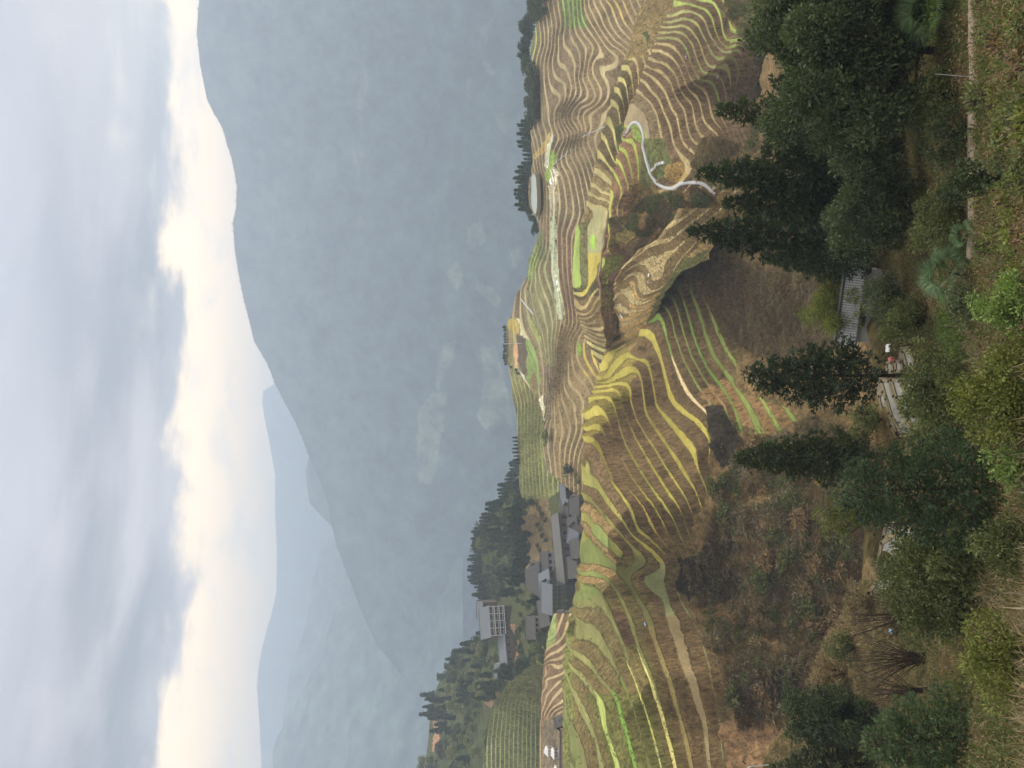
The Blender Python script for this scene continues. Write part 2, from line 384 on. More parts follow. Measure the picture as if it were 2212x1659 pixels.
# ---- hill with the yellow terraces (left and centre)
A_con = [
 (0, C4([(1030,640),(1080,560),(1080,500),(1150,640),(1190,780),(1210,880),(1250,980),(1350,1060),(1440,1140),(1490,1230)])),
 (-1, C4([(790,820),(860,740),(960,660),(1045,600),(1070,700),(1110,850),(1130,980),(1200,1070),(1270,1150),(1330,1230),(1390,1320)])),
 (-2, C4([(820,850),(900,790),(970,740),(1010,760),(1040,830),(1060,960),(1090,1080),(1160,1190),(1230,1290),(1300,1400),(1380,1520),(1430,1650)])),
 (-3, C4([(800,880),(900,850),(960,880),(960,960),(1000,1080),(1060,1180),(1130,1280),(1200,1400),(1290,1540),(1350,1650)])),
 (-4, C4([(750,900),(800,870),(850,870),(900,930),(920,1000),(950,1080),(1010,1220),(1080,1340),(1150,1450),(1220,1560),(1285,1655)])),
 (-5, C4([(690,960),(770,930),(840,960),(880,1060),(890,1130),(930,1240),(990,1350),(1060,1460),(1130,1580),(1190,1655)])),
 (-6, C4([(680,1070),(740,1030),(800,1060),(840,1160),(870,1270),(930,1370),(990,1480),(1060,1580),(1120,1655)])),
 (-7, C4([(700,1150),(780,1130),(830,1240),(860,1370),(900,1450),(960,1540),(1040,1640)])),
 (-8, C4([(690,1200),(740,1240),(790,1330),(850,1450),(900,1540),(960,1640)])),
 (-5, C5([(1404,0),(1500,130),(1560,230),(1624,370)])), (-6, C5([(1332,0),(1440,130),(1500,250),(1545,350)])),
 (-7, C5([(1260,0),(1390,160),(1460,300)])), (-8, C5([(1200,0),(1300,130),(1345,280)])),
 (-9, C5([(1080,0),(1150,90),(1230,190),(1330,320),(1420,390),(1500,470)])),
 (-10, C5([(1050,80),(1130,170),(1210,260),(1290,350),(1370,450)])),
 (-11, C5([(1045,200),(1110,280),(1190,360),(1240,430)])),
 (-11, C5([(1000,540),(1080,520),(1170,560),(1240,660),(1300,790),(1350,960),(1420,1130),(1480,1330),(1540,1560)])),
 (-12, C5([(965,700),(1030,640),(1100,640),(1160,720),(1210,830),(1270,960),(1290,1040)])),
 (-10, C5([(1025,440),(1100,440),(1170,460),(1230,510),(1300,600),(1370,720),(1410,800),(1460,950),(1520,1120),(1570,1300),(1620,1500),(1660,1659)])),
 (-9, C5([(1400,560),(1500,640),(1540,800),(1590,960),(1640,1090),(1700,1300)])),
 (-8, Q8([(1400,80),(1480,270),(1570,530),(1640,900),(1700,1300)])),
 (-12, Q8([(720,560),(800,720),(870,950),(950,1200),(1030,1500),(1070,1659)])),
 (-13, Q8([(130,200),(230,180),(340,210),(430,330),(540,500),(650,690),(720,880),(800,1080),(870,1350),(950,1640)])),
 (-14, Q8([(110,420),(220,470),(330,600),(430,740),(590,900),(650,1100),(720,1330),(800,1650)])),
 (-15, Q8([(110,600),(240,680),(330,800),(400,900),(450,1000),(480,1250),(560,1500),(620,1659)])),
 (-16, Q8([(120,830),(200,960),(330,1220),(400,1400),(440,1600)])), (-17, Q8([(60,1100),(150,1300),(250,1650)])), (-17.4, [(1213,1500),(1216,1800)]),
 (-12.6, [(1243,1250)]), (-14.5, [(1226,1350)]), (-16.2, [(1216,1440)]), (-10, [(1257,1150)]), (-9, [(1258,1040)]),
 (1, Q7([(200,1180),(300,1050),(400,1150),(450,1300),(500,1520)])),
 (2, Q7([(420,950),(490,1050),(560,1300),(640,1520)])),
 (3, Q7([(360,820),(450,760),(560,830),(620,1000),(680,1200),(750,1450),(800,1640)])),
 (4, Q7([(430,660),(540,560),(640,570),(610,680),(700,880),(770,1100),(830,1320),(900,1520),(950,1659)])),
 (5, Q7([(500,560),(690,330),(730,440),(800,650),(870,860),(930,1000),(990,1200),(1060,1450)])),
 (6, Q7([(540,470),(760,270),(850,370),(950,640),(1050,900),(1120,1120),(1230,1350),(1300,1500),(1390,1659)])),
 (7, Q7([(600,400),(850,170),(940,270)])),
 (2, K2([(0,720),(80,860),(160,980)])), (1, K2([(0,880),(70,970),(140,1030)])),
 (3, K2([(30,640),(110,800),(180,900),(260,990)])), (4, K2([(60,560),(140,750),(240,880),(310,1000),(390,1240)])),
 (5, K2([(180,660),(280,800),(400,980),(480,1130),(540,1230)])), (6, K2([(230,540),(290,670),(400,800),(500,950),(600,1120),(660,1200)])),
 (7, K2([(330,560),(500,820),(640,980)])), (8, K2([(450,250),(530,290)])), (9, K2([(700,300),(780,500)])),
 (1.5, [(1560,1000)]), (-1, [(1540,1130),(1560,1300)]), (2, [(1640,1100),(1640,1300)]), (5, [(1740,1150),(1740,1350)]), (8, [(1850,1100),(1850,1300)]),
 (-4, [(1600,1450),(1620,1560)]), (-1, [(1690,1450),(1690,1540)]), (2, [(1760,1450)]), (-6,[(1620,1659),(1640,1800)]), (12, [(1980,700),(1980,1100)]), (11,[(1900,400),(1900,600)]),
 (8, [(1600,500),(1640,400)]), (9,[(1700,300),(1720,100)]),
]
A_z = [(-18, -30.0), (-15, -32.2), (-8, -39.9), (0, -54.0), (6, -61), (12, -70)]
A_crest = [(1475,560),(1441,587),(1412,645),(1395,700),(1380,727),(1345,745),(1312,763),(1297,793),(1283,843),(1269,872),(1262,894),(1261,931),(1258,1000),(1258,1100),(1257,1150),(1252,1206),(1243,1250),(1226,1350),(1219,1400),(1213,1500),(1214,1659),(1214,1800),
           (1540,500),(1600,400),(1650,300),(1700,0),(1700,-200)]
A_bot = [(1950,-200),(1960,500),(2010,900),(1960,1200),(1900,1400),(1860,1480),(1760,1560),(1700,1659),(1680,1800)]
wildA = [(1495,560),(1530,640),(1590,720),(1590,840),(1700,880),(1760,960),(1600,930),(1545,960),(1528,1000),(1530,1060),(1500,1140),(1500,1200),(1440,1240),(1480,1290),(1530,1380),(1560,1460),(1570,1659),(1560,1810),(2100,1810),(2100,-600),(1480,-600),(1480,500)]
A = Patch('hillside_terraces', A_crest, A_bot, (-420, 1950), A_con, A_z, 1090, 520, K=KS, r=.30, noise=.10, tw=.215, rough=.9, twf=lambda X, Y: .10 * np.clip((Y - 960) / 80, 0, 1) * np.clip((1240 - Y) / 40, 0, 1) * np.clip((X - 1330) / 60, 0, 1), extra=[
 ('t', allp, GGR), ('r', allp, BRN),
 ('t', lambda X, Y, L, k: (k >= -9) & (k <= 0) & (Y > 680) & (Y < 1215), YEL),
 ('t', pband([(1250,930),(1250,1240),(1400,1240),(1345,1000)], -12, -8.5), (.19,.19,.07)),
 ('t', pband([(1350,940),(1520,1240),(1330,1240),(1300,1040)], -5, -4.5), YGR), ('t', pband([(1350,940),(1520,1240),(1330,1240),(1300,1040)], -7, -6.5), (.31,.25,.09)),
 ('r', poly([(1250,800),(1370,740),(1365,850),(1330,900),(1260,960)]), (.17,.15,.06)),
 ('t', band(1, 1), (.12,.18,.05)), ('t', band(2, 7), (.13,.17,.06)), ('r', band(1, 8), (.10,.078,.055)), ('t', band(4, 4, 700, 980), (.11,.2,.05)),
 ('t', pband([(1450,770),(1440,860),(1530,930),(1540,880)], 1, 2), (.42,.35,.25)), 
 ('b', pband([(1560,820),(1500,850),(1700,950),(1730,900)], 2, 3), DRY), ('r', poly([(1560,820),(1520,880),(1700,960),(1730,900)]), (.19,.135,.085)),
 ('t', band(-18, -10, 1200), (.145,.15,.072)), ('r', band(-18, -10, 1200), (.125,.11,.062)),
 ('t', poly([(1215,1240),(1310,1100),(1330,1240),(1290,1290),(1250,1300)]), (.125,.155,.06)), ('r', poly([(1250,1080),(1330,1130),(1330,1260),(1250,1260)]), (.21,.16,.095)),
 ('b', poly([(1210,1370),(1235,1330),(1235,1500),(1255,1659),(1260,1810),(1190,1810)]), (.125,.145,.065)),
 ('r', poly([(1315,1310),(1355,1330),(1385,1400),(1345,1390)]), (.10,.07,.055)),
 ('t', pband([(1286,1480),(1340,1500),(1340,1810),(1280,1810)], -15, -15), (.27,.33,.12)),
 ('t', pband([(1325,1490),(1375,1500),(1410,1810),(1330,1810)], -14, -14), BGR),
 ('t', pband([(1335,1450),(1365,1540),(1345,1540)], -13, -13), BGR), ('t', pband([(1362,1520),(1420,1810),(1370,1810)], -13, -13), (.27,.31,.14)),
 ('t', pband([(1350,1425),(1450,1660),(1440,1810),(1400,1810)], -12, -12), (.45,.45,.17)), ('t', band(-12, -12, 1600), (.38,.38,.2)),
 ('t', pband([(1370,1395),(1490,1660),(1470,1810),(1430,1810)], -11, -11), (.44,.42,.2)), ('r', band(-15, -12, 1500), (.105,.115,.05)), ('r', band(-11, -11, 1400), (.12,.11,.055)),
 ('t', band(-10, -10, 1350), (.24,.205,.10)), ('t', band(-9, -9, 1330), (.2,.165,.11)), ('r', band(-10, -8, 1330), (.125,.095,.062)),
 ('w', poly(wildA), (.15, .115, .07)),
 ('w', poly([(1500,1230),(1460,1220),(1530,1380),(1570,1480),(1700,1480),(1650,1350),(1600,1280)]), (.12,.088,.055)),
 ('w', poly([(1525,880),(1560,870),(1610,970),(1560,1010),(1530,950)]), BURN), ('w', poly([(1700,1400),(1780,1400),(1790,1480),(1720,1530),(1650,1450)]), BURN), ('w', poly([(1470,1205),(1530,1190),(1560,1250),(1490,1300),(1455,1260)]), BURN),
 ('w', poly([(1570,600),(1640,590),(1700,650),(1740,720),(1650,750),(1600,700)]), (.19,.14,.08)), ('w', poly([(1520,620),(1580,600),(1600,680),(1560,700)]), (.2,.15,.07)),
 ('w', poly([(1570,1440),(1610,1430),(1620,1500),(1590,1500)]), (.13,.2,.05)), ('w', poly([(1590,1510),(1680,1520),(1640,1560),(1580,1550)]), (.24,.16,.09)),
 ('w', poly([(1560,1560),(1640,1560),(1740,1600),(1720,1810),(1560,1810)]), (.24,.17,.12)),
 ('w', poly([(1760,1030),(1850,1000),(1870,1120),(1800,1150)]), (.19,.16,.05)),
])

# ---- tan hill of threshed stubble between the gullies
B_con = [
 (0, Q5([(1570,980),(1700,820),(1880,710),(1990,640),(2100,760),(2150,850),(2212,900)])),
 (1, Q5([(1560,1040),(1650,920),(1780,840),(1860,840),(1920,930),(1960,1110),(2050,1120),(2200,1060)])),
 (2, Q5([(1555,1200),(1570,1130),(1640,1060),(1720,1100),(1800,1200),(1850,1270),(1960,1270),(2110,1200)])),
 (3, Q5([(1545,1320),(1600,1290),(1690,1390),(1800,1390),(1950,1350),(2080,1310)])),
 (4, Q5([(1530,1500),(1600,1590),(1690,1580),(1800,1510),(1900,1470),(2000,1440)])),
 (5, Q6([(1665,330),(1720,340),(1820,270),(1950,190),(2100,110)])), (6, Q6([(1640,470),(1740,420),(1850,370),(1950,300),(2040,230)])),
 (-1, [(1407,529),(1350,575),(1334,606)]), (7, [(1316,768),(1370,742),(1400,715)]), (3, [(1440,640)]), (2, [(1470,590)]), (-.5, [(1450,530)]), (5.4,[(1425,670)]),
]
B = Patch('stubble_hill', [(1480,450),(1440,505),(1407,529),(1384,538),(1350,575),(1330,609),(1327,654),(1325,690),(1319,713),(1313,740),(1308,763),(1300,800)],
 [(1560,450),(1530,560),(1465,590),(1430,645),(1410,700),(1400,727),(1365,745),(1330,765),(1318,800)], (450, 795), B_con, [(-1, -49), (7, -56.5)], 330, 240, K=KS, r=.5, noise=.14, extra=[
 ('t', allp, (.24,.20,.125)), ('r', allp, (.16,.125,.078)), ('r', lambda X, Y, L, k: (k >= 2) & (X > 1360), SAND), ('r', lambda X, Y, L, k: (k >= 4), SAND), ('r', lambda X, Y, L, k: (k == 2) & (X < 1360), (.17,.14,.08)),
 ('b', poly([(1413,690),(1395,700),(1420,640),(1450,590),(1480,560),(1530,540),(1530,620),(1440,700)]), (.12,.13,.07))])

# ---- steep spur on the right with the winding white path
C_con = [
 (0, Q2([(300,110),(400,130),(480,200),(495,330)])),
 (1, Q1([(420,1330),(540,1450),(610,1520),(650,1600)]) + Q2([(690,250),(740,450),(790,640),(860,850)])),
 (2, Q1([(500,1180),(600,1340),(700,1420),(750,1540),(790,1640)]) + Q2([(830,250),(890,400),(910,560),(980,720),(1060,830),(1120,860)])),
 (3, Q1([(560,1070),(650,1180),(760,1260),(830,1400),(890,1570)]) + Q2([(960,180),(1000,360),(1040,520),(1120,660),(1220,740),(1320,770)])),
 (4, Q1([(590,1000),(700,1020),(800,1100),(880,1190),(930,1320),(980,1440),(1060,1560)]) + Q2([(1080,100),(1110,260),(1150,430),(1220,580)])),
 (5, Q1([(640,900),(780,920),(880,1000),(960,1080),(1000,1220),(1060,1380),(1180,1480),(1220,1640)]) + Q2([(1220,240),(1270,400),(1340,520)])),
 (6, Q1([(690,730),(800,770),(900,830),(980,920),(1040,1050),(1100,1200),(1190,1350),(1280,1440),(1330,1600)]) + Q2([(1370,260),(1450,380),(1560,450)])),
 (7, Q1([(720,640),(860,650),(960,720),(1040,840),(1110,960),(1180,1120),(1230,1220),(1340,1260),(1420,1400),(1460,1580)]) + Q2([(1480,200),(1530,300)])),
 (8, Q1([(760,560),(900,540),(1040,600),(1120,720),(1170,880),(1240,1050),(1310,1160),(1470,1170),(1540,1320),(1590,1520)])),
 (9, Q1([(800,470),(950,460),(1100,510),(1170,600),(1230,750),(1290,900),(1380,1060),(1540,1050),(1610,1130),(1680,1300),(1710,1480)])),
 (10, Q1([(840,400),(1000,370),(1130,410),(1240,510),(1310,620),(1340,720),(1400,880),(1480,980),(1580,980),(1690,920),(1720,1050),(1750,1170)])),
 (11, Q1([(880,330),(1030,270),(1180,290),(1300,390),(1340,500),(1420,640),(1480,760),(1560,860),(1640,860),(1740,820),(1820,920),(1860,1150)])),
 (12, Q1([(930,240),(1080,150),(1250,190),(1370,290),(1430,440),(1540,620),(1590,690),(1700,760),(1880,700),(1930,830),(1970,1060)])),
 (13, Q1([(990,100),(1170,70),(1350,120),(1450,220),(1520,400),(1600,600),(1720,700)])),
 (14, Q1([(1300,0),(1500,20),(1560,130),(1640,350),(1660,520),(1760,620),(1950,600),(2020,720),(2050,850)])),
 (15, Q1([(1500,-100),(1640,0),(1720,150),(1750,380),(1880,470),(2080,450),(2120,600),(2110,750)])),
 (16.5, [(1600,-40),(1600,30)]), (19,[(1680,-40),(1680,120),(1640,200)]), (14, [(1430,-60)]), (12.8,[(1462,9)]), 
 (10, [(1600,300)]), (11, [(1640,350)]), (14, [(1740,300)]), (6, [(1560,420)]), (8,[(1600,480)]), (13, [(1750,450)]), (2.5,[(1500,380)]), (4,[(1520,400)]),
 (1.5,[(1430,390)]), (2.2, [(1460,415)]), (3.5, [(1500,400)]), (0, [(1362,262)]), (-.3,[(1353,285)]),
 (-.7, Q4([(1530,540),(1640,500),(1700,700),(1730,850)])), (-1.7, Q4([(1480,650),(1570,680),(1600,850),(1650,1080)])), (-2.7, Q4([(1430,850),(1500,900),(1530,1080),(1600,1250)])), (-3.7, Q4([(1380,1020),(1450,1080),(1480,1250),(1510,1370)])),
 (-4.5, Q4([(1340,1200),(1400,1380)])), (-5, Q5([(1430,100),(1500,100)])), (-5.4, Q5([(1400,350),(1500,300)])), (-5.6, Q5([(1380,600),(1500,600)])), (-5.2, Q5([(1390,850),(1470,760)])),
 (-4, Q5([(1420,1080),(1450,900),(1620,730)])), (-2.6, Q5([(1480,1240),(1460,1000),(1600,820)])), (-1.2,Q5([(1530,1300)])),
 (0, Q4([(1750,1250),(1620,1500)])), (-3, Q5([(1560,250),(1700,80)])), (-2, Q5([(1600,450),(1850,150)])), (0, Q5([(1750,500),(1950,300)])), (2.5, Q5([(1950,420),(2150,200)])), (5, [(1460,460)]), (5,[(1480,520)]), (8, [(1540,500)]),
 (-4.6, [(1303,690)]), (-3.5,[(1305,735)]),
]
C_crest = [(1500,-150),(1475,-50),(1460,9),(1443,37),(1431,59),(1421,83),(1406,125),(1391,161),(1376,198),(1361,232),(1349,268),(1345,303),(1337,330),(1331,362),(1324,398),(1317,443),(1311,474),(1305,533),(1297,585),(1293,620),(1297,645),(1303,690),(1308,730),(1310,760)]
C_bot = [(1860,-150),(1860,300),(1820,450),(1600,510),(1480,528),(1425,540),(1395,552),(1365,585),(1345,612),(1340,650),(1336,690),(1330,715),(1322,745),(1320,760)]
wildC = Q4([(1640,1240),(1730,1130),(1760,1250),(1900,1240),(2050,1330),(2212,1300)]) + [(1560,415),(1640,430),(1700,440),(1800,600),(1500,620),(1425,560),(1400,500)] + Q4([(1600,1640),(1560,1500),(1620,1420)])
C = Patch('right_spur_terraces', C_crest, C_bot, (-150, 755), C_con, [(-6, -49), (0, -54), (15, -68.5), (20, -75)], 620, 380, K=KS, r=.26, noise=.13, rough=.5, tw=.195, extra=[
 ('t', allp, (.235,.20,.125)), ('r', allp, (.115,.088,.068)),
 ('b', lambda X, Y, L, k: (X < 1420) & (L > -.5) & (L < 1), (.16,.135,.10)),
 ('t', band(8, 15, -200, 160), (.19,.2,.105)), ('t', pband(Q1([(1000,540),(1300,1160),(1560,1150),(1700,1659),(1500,1659),(1400,1100)]), 8, 9), (.17,.24,.08)), ('t', band(13, 15, -200, 110), (.2,.25,.09)),
 ('t', lambda X, Y, L, k: (L < -.1) & (Y > 270), (.20,.23,.07)), ('r', lambda X, Y, L, k: (L < -.4) & (Y > 290), (.15,.10,.08)),
 ('w', lambda X, Y, L, k: (L > -.6) & (L < 1.2) & (Y > 300) & (Y < 430) & (X > 1385) & (X < 1480), (.10,.12,.06)), ('b', poly(Q2([(290,420),(340,330),(420,400),(480,640),(430,600),(330,460)])), (.15,.21,.07)),
 ('w', poly([(1490,380),(1600,330),(1640,340),(1640,420),(1560,410),(1500,392)]), (.16,.13,.075)), ('b', poly([(1430,370),(1440,355),(1475,350),(1480,385),(1450,395)]), (.22,.16,.075)),
 ('w', poly([(1590,-160),(1560,30),(1600,70),(1640,120),(1640,240),(1600,330),(1900,340),(1900,-160)]), (.15,.12,.065)),
 ('w', poly(wildC), (.16,.125,.06)), ('w', poly(Q4([(1650,1640),(1750,1450),(2212,1260),(2212,1400),(1900,1659)])), (.27,.19,.06)), ('w', poly(Q4([(1750,1659),(2212,1420),(2212,1659)])), (.2,.13,.09)),
 ('w', poly(Q5([(1800,100),(2212,0),(2212,330),(1950,300),(1500,200),(1450,60)])), (.2,.145,.085)),
 ('w', poly(Q5([(1440,380),(1560,220),(1800,120),(1900,200),(1700,420),(1440,500)])), (.17,.15,.07)),
 ('b', poly(Q5([(1380,620),(1560,580),(1700,560),(1640,740),(1450,900),(1480,1100),(1550,1380),(1460,1250),(1385,1000)])), (.145,.18,.06)),
 ('b', poly(Q5([(1320,820),(1370,820),(1390,1060),(1480,1320),(1540,1400),(1530,1659),(1440,1500),(1340,1250)])), (.23,.18,.10)),
])

# ---- strip of nosed terraces behind that spur
D_con = [(15 - k, q) for k, q in [
 (1, Q3([(1660,560),(1740,510),(1800,560),(1830,690)])), (2, Q3([(1590,690),(1650,680),(1700,720),(1720,760)])), (3, Q3([(1530,860),(1600,820),(1660,860),(1690,1000),(1705,1230)])),
 (4, Q3([(1470,1000),(1540,960),(1580,1000),(1610,1150),(1640,1290)])), (5, Q3([(1420,1180),(1490,1150),(1540,1350),(1580,1659)])), (6, Q3([(1380,1320),(1440,1290),(1490,1500)]) + Q4([(1520,250),(1530,300)])),
 (7, Q3([(1330,1520),(1400,1520)]) + Q4([(1420,60),(1445,200),(1450,330)])), (8, Q4([(1250,320),(1310,300),(1350,420),(1370,600),(1410,740)])), (9, Q4([(1190,500),(1240,560),(1290,700),(1330,830),(1390,900)])),
 (10, Q4([(1120,800),(1200,790),(1260,900),(1340,1000)])), (11, Q4([(1070,1000),(1150,1020),(1230,1100),(1300,1160)])), (12, Q4([(1000,1220),(1080,1230),(1170,1330),(1290,1380)])),
 (13, Q4([(950,1340),(1040,1330),(1100,1400),(1240,1410)])), (14, Q4([(915,1480),(1000,1480),(1100,1560),(1230,1560)]))]] + [
 (16, Q3([(1740,330),(1830,300)])), (18, Q3([(1830,60),(1900,120)])), (20, Q3([(1900,-100),(2000,-60)])),
 (0, [(1243,500),(1243,620)]), (.15, [(1254,500),(1254,620)]), (1.0, [(1273,490),(1273,600)]), (1.15, [(1298,490),(1296,560)]), (.4,[(1262,470)]), (1.3,[(1300,600)]),
 (2, Q5([(960,1200),(1010,1340),(1100,1350),(1160,1290),(1220,1150)])), (3, Q5([(1010,1400),(1060,1430),(1130,1430),(1220,1350),(1300,1200)])), (4, Q5([(1040,1480),(1110,1500),(1180,1470),(1270,1450),(1330,1300)])),
 (5, Q5([(1050,1560),(1110,1610),(1190,1610),(1300,1560),(1380,1420)])), (6, Q6([(1250,80),(1320,130),(1400,110),(1500,0)])), (7, Q6([(1260,120),(1380,210),(1500,260),(1600,270)])), (8.5, Q6([(1280,200),(1400,280),(1560,340),(1640,360)])), (10, Q6([(1400,400),(1600,480)])), (11, Q6([(1560,600)])),
]
D = Patch('nosed_terraces', [(1440,-150),(1412,-40),(1397,0),(1376,33),(1368,68),(1352,119),(1339,164),(1324,205),(1315,244),(1309,268),(1298,294),(1290,338),(1276,398),(1266,442),(1258,474),(1243,496),(1237,556),(1237,600),(1240,652),(1247,675),(1257,712),(1268,740),(1285,770),(1300,800)],
 [(1530,-150),(1490,0),(1460,60),(1430,125),(1400,185),(1380,235),(1368,280),(1360,330),(1350,370),(1345,400),(1336,443),(1326,500),(1318,560),(1312,620),(1316,650),(1322,700),(1325,740),(1322,770),(1316,800)], (-150, 795), D_con, [(0, -49.5), (4, -52.5), (20, -71)], 520, 200, K=KS, r=.3, noise=.06, tw=.22, extra=[
 ('t', allp, (.255,.24,.12)), ('r', allp, (.085,.075,.05)), ('r', band(-2, 4, 330, 480), (.17,.145,.09)), ('t', band(-2, 4, 330, 480), (.22,.2,.12)),
 ('t', pband([(1230,480),(1280,480),(1280,640),(1230,640)], 0, 0), (.165,.23,.075)), ('r', poly([(1245,480),(1275,480),(1275,640),(1245,640)]), (.11,.12,.07)), ('t', pband([(1260,450),(1305,450),(1305,545),(1260,545)], 1, 1), (.2,.2,.13)), ('t', pband([(1260,545),(1305,545),(1300,640),(1250,640)], 1, 1), (.27,.24,.07)),
 ('b', poly([(1276,507),(1286,507),(1286,538),(1276,538)]), (.17,.3,.06)),
 ('r', band(2, 9, 640), (.17,.135,.085)), ('t', band(2, 9, 640), (.24,.2,.12)),
 ('t', lambda X, Y, L, k: (Y < 240) & (X > 1360), (.23,.2,.12)), ('r', lambda X, Y, L, k: (Y < 240) & (X > 1360), (.16,.125,.08)), ('w', poly([(1350,130),(1345,0),(1390,-150),(1520,-150),(1480,0),(1430,70),(1390,120)]), (.17,.14,.08)),
 ('w', poly(Q3([(1780,480),(1850,440),(1880,560),(1850,700),(1800,560)])), DGR), ('w', poly(Q4([(1380,360),(1480,300),(1500,400),(1440,620),(1390,560)])), DGR),
])

